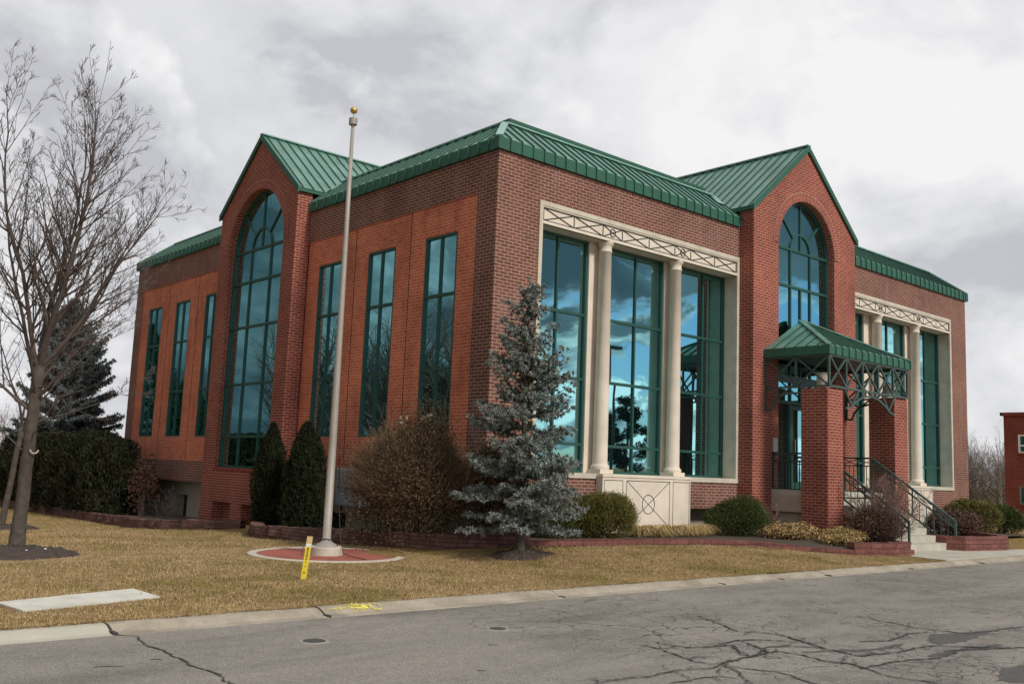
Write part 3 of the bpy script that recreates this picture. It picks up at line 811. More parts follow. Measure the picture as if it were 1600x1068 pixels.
# entrance screen under the arch window
ds = MB(); T = TR; a, b = midR - 1.33, midR + 1.33
ds.box((a, .14, 2.60), (b, .225, 2.718), T); ds.box((a, .14, 2.05), (b, .225, 2.13), T); ds.box((a, .14, -.13), (a + .06, .225, 2.598), T); ds.box((b - .06, .14, -.13), (b, .225, 2.598), T)
for s in (midR - .47, midR, midR + .47): ds.box((s - .025, .14, 2.132), (s + .025, .222, 2.598), T)
for s in (midR - .50, midR + .47): ds.box((s - .04, .14, -.13), (s + .04, .23, 2.048), T)
scr = part(B, 'entrance_screen', ds, M['frame'])
g_ = MB()
cc = [a + .06, midR - .47, midR, midR + .47, b - .06]
for x0, x1 in zip(cc, cc[1:]): pane(g_, T, x0, x1, 2.13, 2.6, .18, RS)
pane(g_, T, a + .06, midR - .5, -.12, 2.05, .18, RS); pane(g_, T, midR + .47, b - .06, -.12, 2.05, .18, RS)
g_.build('glass', M['glass'], scr)
dr = MB(); x0, x1 = midR - .45, midR + .42
dr.box((x0, .15, -.12), (x0 + .10, .215, 2.03), T); dr.box((x1 - .10, .15, -.12), (x1, .215, 2.03), T); dr.box((x0 + .1, .15, 1.92), (x1 - .1, .215, 2.03), T); dr.box((x0 + .1, .15, -.12), (x1 - .1, .215, .08), T)
door = part(B, 'door', dr, M['frame'])
g_ = MB(); pane(g_, T, x0 + .1, x1 - .1, .08, 1.92, .18, RS); g_.build('glass', M['glass'], door)
h_ = MB().tube([T(x0 + .07, .22, .80), T(x0 + .07, .29, .80), T(x0 + .07, .29, 1.15), T(x0 + .07, .22, 1.15)], .014, 8); h_.build('handle', M['steelgrey'], door)
part(B, 'intercom', MB().box((8.78, DR, .80), (8.97, DR + .05, 1.14), T).box((8.83, DR + .051, 1.0), (8.91, DR + .058, 1.08), T), M['steelgrey'], bevel=.006)

# ---- stone window surrounds with columns
def surround(s0, s1, mirror):
    T = TR; mx = (lambda s: s0 + s1 - s) if mirror else (lambda s: s)
    if mirror:
        def bx(mb, a, b): mb.box((s0 + s1 - b[0], a[1], a[2]), (s0 + s1 - a[0], b[1], b[2]), T)
    else:
        def bx(mb, a, b): mb.box(a, b, T)
    o0, o1 = s0, s1; g = -.42
    f = MB(); w_ = .095
    def fb(a, b): f.box(a, b, T)
    fb((o0, -.03, .11), (o0 + w_, .022, 5.56 - w_)); fb((o1 - w_, -.03, .11), (o1, .022, 5.56 - w_))
    fb((o0, -.03, 5.56 - w_), (o1, .022, 5.56)); fb((o0 + w_, -.10, 5.43), (o1 - w_, .010, 5.56 - w_))
    fb((o0, g - .05, 0.), (o1, .03, .108))                                # sill
    # jambs and soffit
    fb((o0, g - .05, .11), (o0 + .05, -.031, 5.12)); fb((o1 - .05, g - .05, .11), (o1, -.031, 5.12))
    sur = part(B, 'stone_surround', f, M['stone'])
    l = MB(); l.box((o0 + w_, g - .05, 5.09), (o1 - w_, -.012, 5.43), T); sur2 = l.build('lattice_panel', M['stone_w'], sur)
    lip = MB(); lip.box((o0 + w_, -.06, 5.09), (o1 - w_, .014, 5.15), T); lip.build('lintel_edge', M['stone_w'], sur)
    # black lattice: 2 mm proud of the panel
    k = MB(); z0, z1 = 5.165, 5.42; dd = -.005; cuts = [1.26, 2.14, 3.02, 3.64, 4.54, 5.45, 6.04, 6.96, 7.83]
    cuts = [c_ - 1.135 + s0 for c_ in cuts] if not mirror else [s1 - (c_ - 1.135) for c_ in cuts]
    bw = .018
    def ln(a, za, b, zb): k.bar(T(a, dd, za), T(b, dd, zb), bw, .012, up=(0, -1, 0))
    ln(cuts[0], z0, cuts[-1], z0); ln(cuts[0], z1, cuts[-1], z1)
    for c_ in cuts: ln(c_, z0, c_, z1)
    for i, (a, b) in enumerate(zip(cuts, cuts[1:])):
        ln(a, z0, b, z1); ln(a, z1, b, z0)
        if i in (2, 5):
            m_ = (a + b) / 2; zc_ = (z0 + z1) / 2; pp = [T(m_ + .085 * math.cos(6.2832 * j / 20), dd + .004, zc_ + .085 * math.sin(6.2832 * j / 20)) for j in range(21)]
            k.tube(pp, .009, 5, cap=False)
    k.build('metal_lattice', M['black'], sur)
    # glazing: three bays with stone piers between
    W = [(1.185, 2.98, 2.10), (3.56, 5.52, 4.58), (6.10, 7.905, 7.06)]
    for a, b, m_ in W:
        A, B2, C2 = (a, b, m_) if not mirror else (LU - b, LU - a, LU - m_)
        window(TR, A, B2, .108, 5.088, g, [C2], [.70, 2.08, 3.46], fw=.055)
    for a, b in ((2.98, 3.56), (5.52, 6.10)):
        if mirror: a, b = LU - b, LU - a
        MB().box((a, g - .05, .11), (b, g + .07, 5.088), T).build('pier', M['stone_w'], sur)
    for s in (3.28, 5.68):
        if mirror: s = LU - s
        zt = 5.088; prof = [(.20, .0), (.21, .02), (.21, .06), (.185, .085), (.17, .10), (.165, .13), (.158, 1.6), (.138, 4.66), (.152, 4.665), (.155, 4.685), (.140, 4.70), (.140, 4.80), (.165, 4.83), (.185, 4.87), (.185, 4.885)]
        c0 = MB().lathe([(r_ * .97, z) for r_, z in prof], (s, .16, .20), 36)
        col = part(B, 'column', c0, M['stone_w'], smooth=False)
        for p_ in col.data.polygons: p_.use_smooth = len(p_.vertices) == 4
        MB().box((s - .20, -.04, .110), (s + .20, .36, .199)).build('plinth', M['stone_w'], col)
    return sur
# the plinth/column centre sits .16 m behind the wall face, inside the recess
surround(1.135, 7.955, False)
surround(LU - 7.955, LU - 1.135, True)

# ---- stone pedestals with inlaid pattern
def pedestal(s0, s1):
    T = TR; d = .20
    mb = MB(); mb.box((s0, .001, -1.5), (s1, d, .05), T); mb.box((s0 - .012, .001, .05), (s1 + .012, d + .012, .105), T)
    o = part(B, 'pedestal', mb, M['stone_w'], bevel=.008)
    k = MB(); dd = d + .001; zt, zb = -.02, -1.0; w_ = .014
    def ln(a, za, b, zb_): k.bar(T(a, dd, za), T(b, dd, zb_), w_, .004, up=(0, -1, 0))
    def rect(a, b):
        ln(a, zb, a, zt); ln(b, zb, b, zt); ln(a, zt, b, zt); ln(a, zb, b, zb)
    L_ = s1 - s0; rect(s0 + .05, s0 + .62); rect(s0 + .74, s1 - .74); rect(s1 - .62, s1 - .05)
    ln(s0 + .74, zb, s1 - .74, zt); ln(s0 + .74, zt, s1 - .74, zb)
    m_ = (s0 + s1) / 2; zc_ = (zt + zb) / 2
    k.tube([T(m_ + .2 * math.cos(6.2832 * j / 32), dd, zc_ + .2 * math.sin(6.2832 * j / 32)) for j in range(33)], .009, 5, cap=False)
    k.build('inlay', M['black'], o)
pedestal(3.0, 5.9); pedestal(LU - 5.9, LU - 3.0)

# ---- roof
fa = MB(); cap = MB()
ZF0, ZF1, ZM, OH, DI = 6.335, 6.575, 7.30, .06, .85
def mansard(T, L, gaps):
    """metal slope with standing seams and a ribbed fascia along one side; gaps = spans taken by gables"""
    spans = []; s = -OH
    for a, b in gaps: spans.append((s, a)); s = b
    spans.append((s, L + OH))
    for a, b in spans:
        rf = MB(); rib = MB(); fa = MB(); cap = MB()
        a2 = a + OH + DI if a < 0 else a; b2 = b - OH - DI if b > L else b
        rf.poly([T(a, OH, ZF1), T(b, OH, ZF1), T(b2, -DI, ZM), T(a2, -DI, ZM)])
        fa.poly([T(a, OH, ZF0), T(b, OH, ZF0), T(b, OH, ZF1 - .001), T(a, OH, ZF1 - .001)])
        fa.poly([T(a, OH, ZF0), T(b, OH, ZF0), T(b, -.02, ZF0), T(a, -.02, ZF0)])
        n = int((b - a) / .305); st = (b - a) / n
        for i in range(n + 1):
            s_ = a + i * st
            if 0 < i < n or (a > 0 and i == 0) or (b < L and i == n):
                f = 1.
                if a < 0: f = min(f, (s_ - a) / (OH + DI))
                if b > L: f = min(f, (b - s_) / (OH + DI))
                if f > .05: rib.bar(T(s_, OH, ZF1 + .012), T(s_, OH - (OH + DI) * f, ZF1 + .012 + (ZM - ZF1) * f), .022, .045)
            fa.box((s_ - .012, OH, ZF0), (s_ + .012, OH + .028, ZF1 + .012), T)
        cap.bar(T(a2, -DI, ZM + .012), T(b2, -DI, ZM + .012), .16, .035)
        ro = part(B, 'roof', rf, M['roof']); rib.build('standing_seam', M['roofrib'], ro); fa.build('roof_fascia', M['fascia'], ro); cap.build('ridge_flashing', M['cap'], ro)
gl_, gr_ = (7.21, LV - 7.21), (7.91, LU - 7.91)
mansard(TR, LU, [gr_]); mansard(TL, LV, [gl_]); mansard(TX, LV, []); mansard(TY, LU, [])
for (x, y, sx, sy) in ((0, 0, 1, 1), (LU, 0, -1, 1), (0, LV, 1, -1), (LU, LV, -1, -1)):
    cap = MB(); fa = MB(); cap.bar((x - sx * OH, y - sy * OH, ZF1 + .015), (x + sx * DI, y + sy * DI, ZM + .02), .15, .03)
    fa.box((min(x - sx * (OH + .022), x + sx * .06), min(y - sy * (OH + .022), y + sy * .06), ZF0 - .004), (max(x - sx * (OH + .022), x + sx * .06), max(y - sy * (OH + .022), y + sy * .06), ZF1 + .006))
    hf = part(B, 'hip_flashing', cap, M['cap']); fa.build('corner_fascia', M['fascia'], hf)
roofo = part(B, 'flat_roof', MB().poly([(DI, DI, ZM - .03), (LU - DI, DI, ZM - .03), (LU - DI, LV - DI, ZM - .03), (DI, LV - DI, ZM - .03)]), M['roofflat'])
MB().box((1.45, 1.40, ZM - .02), (8.3, 1.60, 7.63)).build('parapet_wall', M['tanedge'], roofo)
MB().box((1.40, 1.35, 7.632), (8.3, 1.66, 7.70)).build('parapet_coping', M['fascia'], roofo)


def gable_roof(T, s0, s1, d, ze, zp, back, oh=.07):
    mid = (s0 + s1) / 2; a, b = s0 - oh, s1 + oh; f = d + .035; k = (zp - ze) / (mid - s0); ze_ = ze - k * oh; th = .05
    r_ = MB(); rb = MB(); tr = MB(); cp = MB()
    for s_, sg in ((a, 1), (b, -1)):
        r_.poly([T(s_, f, ze_ + th), T(mid, f, zp + th), T(mid, -back, zp + th), T(s_, -back, ze_ + th)])
        n = int((f + back) / .305)
        for i in range(n + 1):
            d_ = f - .12 - i * .305
            rb.bar(T(s_, d_, ze_ + th + .014), T(mid, d_, zp + th + .014), .022, .045)
        # rake trim at the front, soffit strip along the eave
        vs = [T(s_ - sg * .02, f - .015, ze_ - .085), T(mid, f - .015, zp - .085), T(mid, f - .015, zp + th + .03), T(s_ - sg * .02, f - .015, ze_ + th + .03)]
        vs += [T(s_ - sg * .02, f + .03, ze_ - .085), T(mid, f + .03, zp - .085), T(mid, f + .03, zp + th + .03), T(s_ - sg * .02, f + .03, ze_ + th + .03)]
        tr.add(vs, [(0, 1, 2, 3), (4, 5, 6, 7), (0, 1, 5, 4), (1, 2, 6, 5), (2, 3, 7, 6), (3, 0, 4, 7)])
        q = sorted([s_ - sg * .012, s_ + sg * (oh - .002)])
        tr.box((q[0], -.70, ze_ - .05), (q[1], f - .02, ze_ + th * .6), T)
        # metal cheek between wall top and eave behind the wall plane
        tr.poly([T(s0 if sg > 0 else s1, -.46, 6.3), T(s0 if sg > 0 else s1, -.012, 6.3), T(s0 if sg > 0 else s1, -.012, ze), T(s0 if sg > 0 else s1, -.46, ze)])
    cp.bar(T(mid, f + .03, zp + th + .025), T(mid, -back, zp + th + .025), .16, .035)
    o = part(B, 'gable_roof', r_, M['roof']); rb.build('standing_seam', M['roofrib'], o); tr.build('roof_trim', M['fascia'], o); cp.build('ridge_flashing', M['cap'], o)
    # saddle flashing where the gable eave meets the mansard
    for s_, sg in ((a, -1), (b, 1)):
        sd = MB(); sd.poly([T(s_ + sg * .30, -.40, 6.985), T(s_ + sg * .02, -.40, 6.99), T(s_ - sg * .25, -.85, 7.33), T(s_ + sg * .05, -.85, 7.33)])
        sd.build('valley_flashing', M['cap'], o)
gable_roof(TL, 7.27, LV - 7.27, DL, 6.92, 8.73, 4.3)
gable_roof(TR, 7.97, LU - 7.97, DR, 6.85, 8.91, 5.6)

# ---- entrance canopy on two brick pillars
C0, C1, CF = 8.42, LU - 8.42, 2.18      # eave left, right, front
cm_ = MB(); T = TR; zf0, zf1 = 3.08, 3.29; apx = (10.07, DR, 4.22)
e = [(C0, DR, zf1), (C0, CF, zf1), (C1, CF, zf1), (C1, DR, zf1)]
cm_.poly([T(*e[0]), T(*e[1]), T(*apx)]); cm_.poly([T(*e[1]), T(*e[2]), T(*apx)]); cm_.poly([T(*e[2]), T(*e[3]), T(*apx)])
cano = part(B, 'entrance_canopy', cm_, M['roof'])
k = MB(); V = Vector
A_ = V(apx)
n = 13
for i in range(1, n):                     # front slope seams
    s_ = C0 + (C1 - C0) * i / n; f = (s_ - C0) / (A_.x - C0) if s_ < A_.x else (C1 - s_) / (C1 - A_.x)
    p1 = V((s_, CF + (DR - CF) * f, zf1 + (A_.z - zf1) * f)); k.bar(T(s_, CF, zf1 + .01), T(p1.x, p1.y, p1.z + .01), .02, .04)
for sx in (C0, C1):
    for i in range(1, 6):
        d_ = DR + (CF - DR) * i / 6; f = (CF - d_) / (CF - DR); k.bar(T(sx, d_, zf1 + .01), T(sx + (A_.x - sx) * f, d_, zf1 + .01 + (A_.z - zf1) * f), .02, .04)
k.build('standing_seam', M['roofrib'], cano)
k = MB(); k.bar(T(C0, CF, zf1 + .015), T(A_.x, A_.y, A_.z + .015), .13, .03); k.bar(T(C1, CF, zf1 + .015), T(A_.x, A_.y, A_.z + .015), .13, .03); k.build('ridge_flashing', M['roof'], cano)
k = MB(); k.box((C0, CF - .03, zf0), (C1, CF, zf1 - .002), T); k.box((C0, DR, zf0), (C0 + .03, CF - .03, zf1 - .002), T); k.box((C1 - .03, DR, zf0), (C1, CF - .03, zf1 - .002), T)
for i in range(n + 1):
    s_ = C0 + (C1 - C0) * i / n; k.box((s_ - .012, CF, zf0), (s_ + .012, CF + .025, zf1), T)
for i in range(7):
    d_ = DR + (CF - DR) * i / 6; k.box((C0 - .008, d_ - .01, zf0), (C0, d_ + .01, zf1), T)
k.build('roof_fascia', M['fascia'], cano)
MB().box((C0 + .03, DR, zf0 + .03), (C1 - .03, CF - .03, zf0 + .06), T).build('canopy_soffit', M['darkmetal'], cano)
for s0 in (8.47, LU - 8.47 - .68):
    p_ = MB(); p_.box((s0, 1.42, -1.6), (s0 + .68, 2.11, 2.30), T); pil = p_.build('brick_pillar', M['brick_bay'], cano)
    q_ = MB().lathe([(.17, .0), (.17, .02), (.155, .04), (.155, .34), (.17, .35), (.17, .37)], (s0 + .34, -1.80, 2.302), 28); q_.build('stone_drum', M['concrete'], cano)
tk = MB(); bw = .05
def tl(a, b, w_=bw, up=(0, -1, 0)): tk.bar(T(*a), T(*b), w_, w_, up)
zt, zb = 3.06, 2.335; yf = 2.13
S = [8.50 + i * (LU - 17.0) / 5 for i in range(6)]
tl((S[0], yf, zb), (S[-1], yf, zb)); tl((S[0], yf, zt), (S[-1], yf, zt))
for s_ in S: tl((s_, yf, zb), (s_, yf, zt))
for a, b in zip(S, S[1:]): tl((a, yf, zb), (b, yf, zt), .04); tl((a, yf + .01, zt), (b, yf + .01, zb), .04)
# arched bracket between the pillars
pa = 9.17; pb = LU - 9.17
def arcpts(c, hw, z0, h, n=16): return [(c - hw * math.cos(math.pi * i / n), z0 + h * math.sin(math.pi * i / n)) for i in range(n + 1)]
ap = [(pa + .04, 1.86), (pa + .28, 1.90), (pa + .5, 2.04), (pa + .85, 2.18), (midR, 2.23), (pb - .85, 2.18), (pb - .5, 2.04), (pb - .28, 1.90), (pb - .04, 1.86)]
for a, b in zip(ap, ap[1:]): tl((a[0], yf, a[1]), (b[0], yf, b[1]), .045)
for s_, sg in ((pa, 1), (pb, -1)):
    tl((s_, yf, zb), (s_ + sg * .33, yf, 1.93), .04); tl((s_ + sg * .66, yf, zb), (s_ + sg * .33, yf, 1.93), .04); tl((s_ + sg * 1.0, yf, zb), (s_ + sg * 1.0, yf, 2.2), .035)
tl((midR, yf, zb), (midR, yf, 2.22), .035)
for sx in (8.50, LU - 8.50):              # side trusses
    Y = [DR + .03, 1.26, yf]; u_ = (1, 0, 0)
    tl((sx, Y[0], zb), (sx, Y[2], zb), .045, u_); tl((sx, Y[0], zt), (sx, Y[2], zt), .045, u_)
    for y in Y: tl((sx, y, zb), (sx, y, zt), .045, u_)
    for a, b in zip(Y, Y[1:]): tl((sx, a, zb), (sx, b, zt), .035, u_); tl((sx, a, zt), (sx, b, zb), .035, u_)
    tl((sx, Y[0], zb), (sx, Y[0], 1.80), .05, u_); tl((sx, Y[0], 1.80), (sx, Y[0] + .16, 1.80), .05, u_)
    aa = [(Y[0] + .15, 1.80), (Y[0] + .22, 1.98), (Y[0] + .36, 2.12), (Y[0] + .58, 2.19), (Y[0] + .98, 2.19)]
    for a, b in zip(aa, aa[1:]): tl((sx, a[0], a[1]), (sx, b[0], b[1]), .045, u_)
    tl((sx, Y[0], zb), (sx, Y[0] + .36, 2.12), .035, u_); tl((sx, Y[0] + .7, zb), (sx, Y[0] + .36, 2.12), .035, u_)
tk.build('canopy_truss', M['trussmetal'], cano)

# ---- landing, steps and railings
ld = MB(); ld.box((8.78, DR + .002, -.22), (LU - 8.78, 1.40, -.10), T).box((9.18, 1.401, -.22), (LU - 9.18, 1.80, -.10), T); lan = part(B, 'entrance_landing', ld, M['concrete'])
k = MB(); k.box((8.77, DR + .002, -.62), (LU - 8.77, 1.40, -.222), T); k.box((8.9, DR + .002, -1.6), (LU - 8.9, 1.40, -.64), T); k.build('landing_base', M['stucco'], lan)
SX0, SX1 = 9.26, 11.38
stp = MB(); nst = 8; rise = (1.352 - .10) / nst; tread = .24
for i in range(nst):
    zt_ = -1.352 + rise * (i + 1); d1 = 1.80 + tread * (nst - 1 - i)
    if i < nst - 1: stp.box((SX0, 1.80, zt_ - rise + (.0006 * i)), (SX1, d1 + .012, zt_ - .001), T)
stp.box((SX0, 1.803, -1.5), (SX1, 1.80 + tread * (nst - 1), -1.353), T)
steps = part(B, 'entrance_steps', stp, M['concrete'])
for s0 in (SX0 - .13, SX1 + .002):
    chk = MB(); chk.add([T(s0, 1.5, -1.5), T(s0, 3.3, -1.5), T(s0, 3.3, -1.34), T(s0, 1.5, -.23), T(s0 + .128, 1.5, -1.5), T(s0 + .128, 3.3, -1.5), T(s0 + .128, 3.3, -1.34), T(s0 + .128, 1.5, -.23)], [(0, 1, 2, 3), (4, 5, 6, 7), (0, 1, 5, 4), (1, 2, 6, 5), (2, 3, 7, 6), (3, 0, 4, 7)])
    chk.build('brick_cheek', M['brick_bay'], steps)


def railing(P0, P1, parent, name, post0=True, post1=None, n=9, h=.86, band=.20, m='railmetal'):
    """P0,P1: ends of the top rail (s,d,z)"""
    mb = MB(); a, b = V(P0), V(P1); dz = V((0, 0, -1)); up = (0, 0, 1)
    def br(p, q, w_): mb.bar(T(*p), T(*q), w_, w_, up)
    br(a, b, .045); br(a + dz * band, b + dz * band, .03); br(a + dz * h, b + dz * h, .035)
    for i in range(n + 1):
        p = a + (b - a) * i / n; br(p + dz * band, p + dz * h, .016)
    kx = max(2, n // 3)
    for i in range(kx):
        p, q = a + (b - a) * i / kx, a + (b - a) * (i + 1) / kx
        br(p + dz * .02, q + dz * (band - .01), .016); br(p + dz * (band - .01), q + dz * .02, .016); br(p, p + dz * h, .03)
    for p, ln_ in ((a, post0), (b, post1)):
        if ln_: br(p, p + dz * ln_, .045)
    return part(parent, name, mb, M[m]) if parent is B else mb.build(name, M[m], parent)
railing((8.82, DR + .03, .77), (8.82, 1.40, .77), B, 'landing_railing', .88, .88, 8, m='darkmetal')
railing((LU - 8.82, DR + .03, .77), (LU - 8.82, 1.40, .77), B, 'landing_railing', .88, .88, 8, m='darkmetal')
for s_ in (9.2, 11.5):
    railing((s_, 1.58, .75), (s_, 3.65, -.68), B, 'stair_railing', .80, .70, 12, h=.66, band=.17)

# ================================================================ things on the lawn
def wall_block(path, h, name, label, m, thick=.24, seed=1, jag=.012, base=.12, cap=None):
    """low retaining wall along a path of (u, v, base z)"""
    rs = random.Random(seed); mb = MB(); P = []
    for (a, b) in zip(path, path[1:]):
        L_ = math.dist(a[:2], b[:2]); k = max(1, int(L_ / .15))
        for i in range(k): f = i / k; P.append(tuple(a[j] + (b[j] - a[j]) * f for j in range(3)))
    P.append(path[-1]); n = len(P); rows = max(2, int(round(h / .1))); uvs = []; s_ = 0
    ring = rows * 2 + 2
    for i, (u, v, z) in enumerate(P):
        q0, q1 = P[max(0, i - 1)], P[min(n - 1, i + 1)]; dx, dy = q1[0] - q0[0], q1[1] - q0[1]; l = math.hypot(dx, dy) + 1e-9; nx, ny = dy / l, -dx / l
        if i: s_ += math.dist(P[i][:2], P[i - 1][:2])
        hh = h + rs.gauss(0, jag * .5)
        for j in range(rows + 1):
            zz = z - base + (hh + base) * j / rows; o = thick / 2 + rs.gauss(0, jag) - .02 * j / rows
            mb.v.append((u + nx * o, v + ny * o, zz)); uvs.append((s_, zz + 5))
        for j in range(rows, -1, -1):
            zz = z - base + (hh + base) * j / rows; o = -thick / 2 + rs.gauss(0, jag)
            mb.v.append((u + nx * o, v + ny * o, zz)); uvs.append((s_, zz + 5 + (.0 if j < rows else .02)))
    for i in range(n - 1):
        for j in range(ring - 1): mb.f.append((i * ring + j, (i + 1) * ring + j, (i + 1) * ring + j + 1, i * ring + j + 1)); mb.mi.append(0)
    mb.f += [tuple(range(ring)), tuple((n - 1) * ring + j for j in range(ring))]; mb.mi += [0, 0]
    o = mb.build(name, m); uvl = o.data.uv_layers.new(name='UVMap')
    for lp in o.data.loops: uvl.data[lp.index].uv = uvs[lp.vertex_index]
    return tag(o, label, 'low wall')


def zg(u, v, dz=0): return (u, v, G(u, v) + dz)
wall_block([zg(-.25, -1.28), zg(.6, -1.42), zg(2.6, -1.56), zg(4.2, -1.8), zg(5.4, -2.25), zg(6.3, -3.0), zg(7.0, -3.55), zg(8.0, -3.92), zg(8.75, -3.86), zg(9.1, -3.5), zg(9.2, -3.2)], .105, 'retaining_wall', 'curving red block edging from the blue spruce to the left side of the steps', M['block'], seed=2, jag=.008)
wall_block([(7.0, -3.5, -1.30), (8.0, -3.87, -1.29), (8.72, -3.81, -1.29), (9.03, -3.47, -1.29)], .20, 'retaining_wall', 'taller upper course of red blocks ending left of the steps under the bare purple shrub', M['block'], seed=3, thick=.22)
wall_block([(11.42, -3.0, -1.37), (11.45, -3.45, -1.37), (11.6, -3.78, -1.37), (13.2, -4.0, -1.37), (13.9, -3.8, -1.37), (14.3, -3.2, -1.37), (14.6, -2.4, -1.37)], .34, 'retaining_wall', 'red split face block planter wall to the right of the steps', M['block'], seed=4)
wall_block([zg(-.7, 7.0), zg(-1.15, 6.55), zg(-1.6, 5.9), zg(-1.9, 5.2), zg(-1.9, 4.2), zg(-1.85, 3.0), zg(-1.75, 1.6), zg(-1.7, .2), zg(-1.4, -.7), zg(-.6, -1.2), zg(-.1, -1.3)], .25, 'stone_wall', 'curved stacked stone wall round the two arborvitae behind the flagpole', M['flag'], seed=5, jag=.02, thick=.28)
wall_block([zg(-.9, 7.9), zg(-1.4, 8.7), zg(-1.85, 10.2), zg(-2.0, 11.8), zg(-2.0, 12.6)], .22, 'stone_wall', 'low dark stone wall below the left arched bay', M['flag'], seed=6, jag=.02, thick=.28)
wall_block([zg(-1.75, 12.5), zg(-1.95, 14), zg(-2.0, 16), zg(-2.05, 18.4), zg(-2.3, 22), zg(-2.6, 27)], .24, 'stone_wall', 'low red stone wall in front of the dark hedge on the far left', M['flag'], seed=7, jag=.02, thick=.28)
# planting soil behind the walls
def soil(pts, dz=.06, name='soil', m='soil'):
    mb = MB(); mb.poly([(u, v, z) for u, v, z in pts]); return struct(mb.build(name, M[m]))
soil([(-.1, -1.3, -1.13), (.6, -1.4, -1.12), (2.6, -1.53, -1.12), (4.2, -1.76, -1.13), (5.4, -2.2, -1.17), (6.3, -2.95, -1.22), (7.0, -3.5, -1.24), (8.0, -3.85, -1.20), (8.75, -3.8, -1.20), (9.15, -3.4, -1.20), (9.5, -3.0, -1.2), (9.5, -1.4, -1.15), (8.8, .4, -1.1), (.4, .4, -1.08), (.1, -.3, -1.1)])
soil([(11.35, -3.0, -1.1), (11.6, -3.72, -1.1), (13.2, -3.93, -1.1), (13.8, -3.7, -1.1), (14.2, -3.1, -1.12), (14.6, -2.4, -1.2), (20.8, -2.0, -1.28), (20.8, .4, -1.28), (11.4, .4, -1.1)])
soil([(-.5, 7.0, -1.5), (-1.15, 6.5, -1.45), (-1.85, 5.2, -1.36), (-1.85, 3, -1.3), (-1.7, 0, -1.22), (-.5, -1.15, -1.15), (-.1, -1.3, -1.12), (.4, -.2, -1.1), (.44, 3, -1.25), (.44, 7, -1.5)])
soil([(-.4, 7.8, -1.62), (-1.4, 8.8, -1.55), (-1.9, 10.5, -1.60), (-1.95, 12.5, -1.66), (-1.95, 16, -1.7), (-2.0, 18.4, -1.7), (-2.3, 22, -1.74), (-2.6, 27, -1.8), (1.0, 27, -1.8), (1, 19, -1.75), (.44, 18, -1.7), (.44, 11.6, -1.65), (-.4, 11.6, -1.62)])

def mound(u, v, r, h, name, m, seed=1, sx=1, sy=1):
    rs = random.Random(seed); mb = MB(); n = 84; rings = 20; base = G(u, v)
    ph = [rs.uniform(0, 6.28) for _ in range(4)]
    for i in range(rings + 1):
        f = i / rings
        for j in range(n):
            a = 6.2832 * j / n; rr = r * f * (1 + rs.gauss(0, .02) + .10 * math.sin(3 * a + ph[0]) + .06 * math.sin(5 * a + ph[1]))
            x, y = u + rr * math.cos(a) * sx, v + rr * math.sin(a) * sy
            mb.v.append((x, y, G(x, y) + h * (1 - f ** 2.2) - .012 * (f > .99) + rs.gauss(0, .016) * (f < 1)))
    for i in range(rings):
        for j in range(n): j2 = (j + 1) % n; mb.f.append((i * n + j, i * n + j2, (i + 1) * n + j2, (i + 1) * n + j)); mb.mi.append(0)
    o = mb.build(name, M[m], smooth=True); struct(o)
    return o
mound(-7.45, 2.2, .95, .12, 'mulch', 'mulch', 1, 1.0, 1.5)
mound(-4.9, 13.0, .9, .12, 'mulch', 'mulch', 2)
mound(-.98, -2.15, .5, .09, 'mulch', 'mulch', 3, 1.15, .8)
pb = MB(); rs = random.Random(8)
for i in range(5):
    a = rs.uniform(0, 6.28); r_ = rs.uniform(.15, .7); x, y = -7.4 + r_ * math.cos(a), 1.7 + r_ * math.sin(a) * 1.2; z = G(x, y) + .10; q = rs.uniform(.008, .018)
    pb.box((x - q, y - q, z), (x + q * 1.4, y + q, z + q))
struct(pb.build('pebbles', M['whitestone']), 'stuff')

# flagpole
FP = (-3.39, -.12); z0 = G(*FP)
pd = MB(); pd.lathe([(1.27, -.1), (1.27, .018), (1.26, .024), (1.13, .024), (1.12, -.05)], (FP[0] + .07, FP[1] + .05, z0 - .004), 72)
pd.f = pd.f[:-2]; pd.mi = pd.mi[:-2]
ring = pd.build('concrete_ring', M['stone']); struct(ring)
pv = MB(); n = 64; pv.poly([(FP[0] + .07 + 1.125 * math.cos(6.2832 * j / n), FP[1] + .05 + 1.125 * math.sin(6.2832 * j / n), z0 + .012) for j in range(n)])
struct(pv.build('brick_paving', M['paver']))
fp = thing('flagpole', 'tall tapered metal flagpole with a gold ball on a round brick paved pad', 'flagpole', (*FP, z0))
part(fp, 'concrete_base', MB().lathe([(.27, 0), (.27, .13), (.262, .145), (.001, .145)], (*FP, z0), 40), M['stone'])
part(fp, 'flash_collar', MB().lathe([(.19, .146), (.185, .155), (.15, .185), (.10, .21), (.085, .23)], (*FP, z0), 32), M['pole'], smooth=True)
H = 7.16
part(fp, 'pole', MB().lathe([(.068, .15), (.064, 1.8), (.053, 3.6), (.042, 5.3), (.030, H)], (*FP, z0), 24), M['pole'], smooth=True)
part(fp, 'truck', MB().lathe([(.018, H), (.034, H + .05), (.070, H + .07), (.072, H + .18), (.05, H + .19), (.001, H + .19)], (*FP, z0), 24), M['pole'])
part(fp, 'spindle', MB().lathe([(.007, H + .18), (.007, H + .28)], (*FP, z0), 8), M['pole'])
bl = MB(); pr = [(.062 * math.sin(math.pi * i / 14) + .0005, H + .33 - .062 * math.cos(math.pi * i / 14)) for i in range(15)]
bl.lathe(pr, (*FP, z0), 24); part(fp, 'gold_ball', bl, M['gold'], smooth=True)
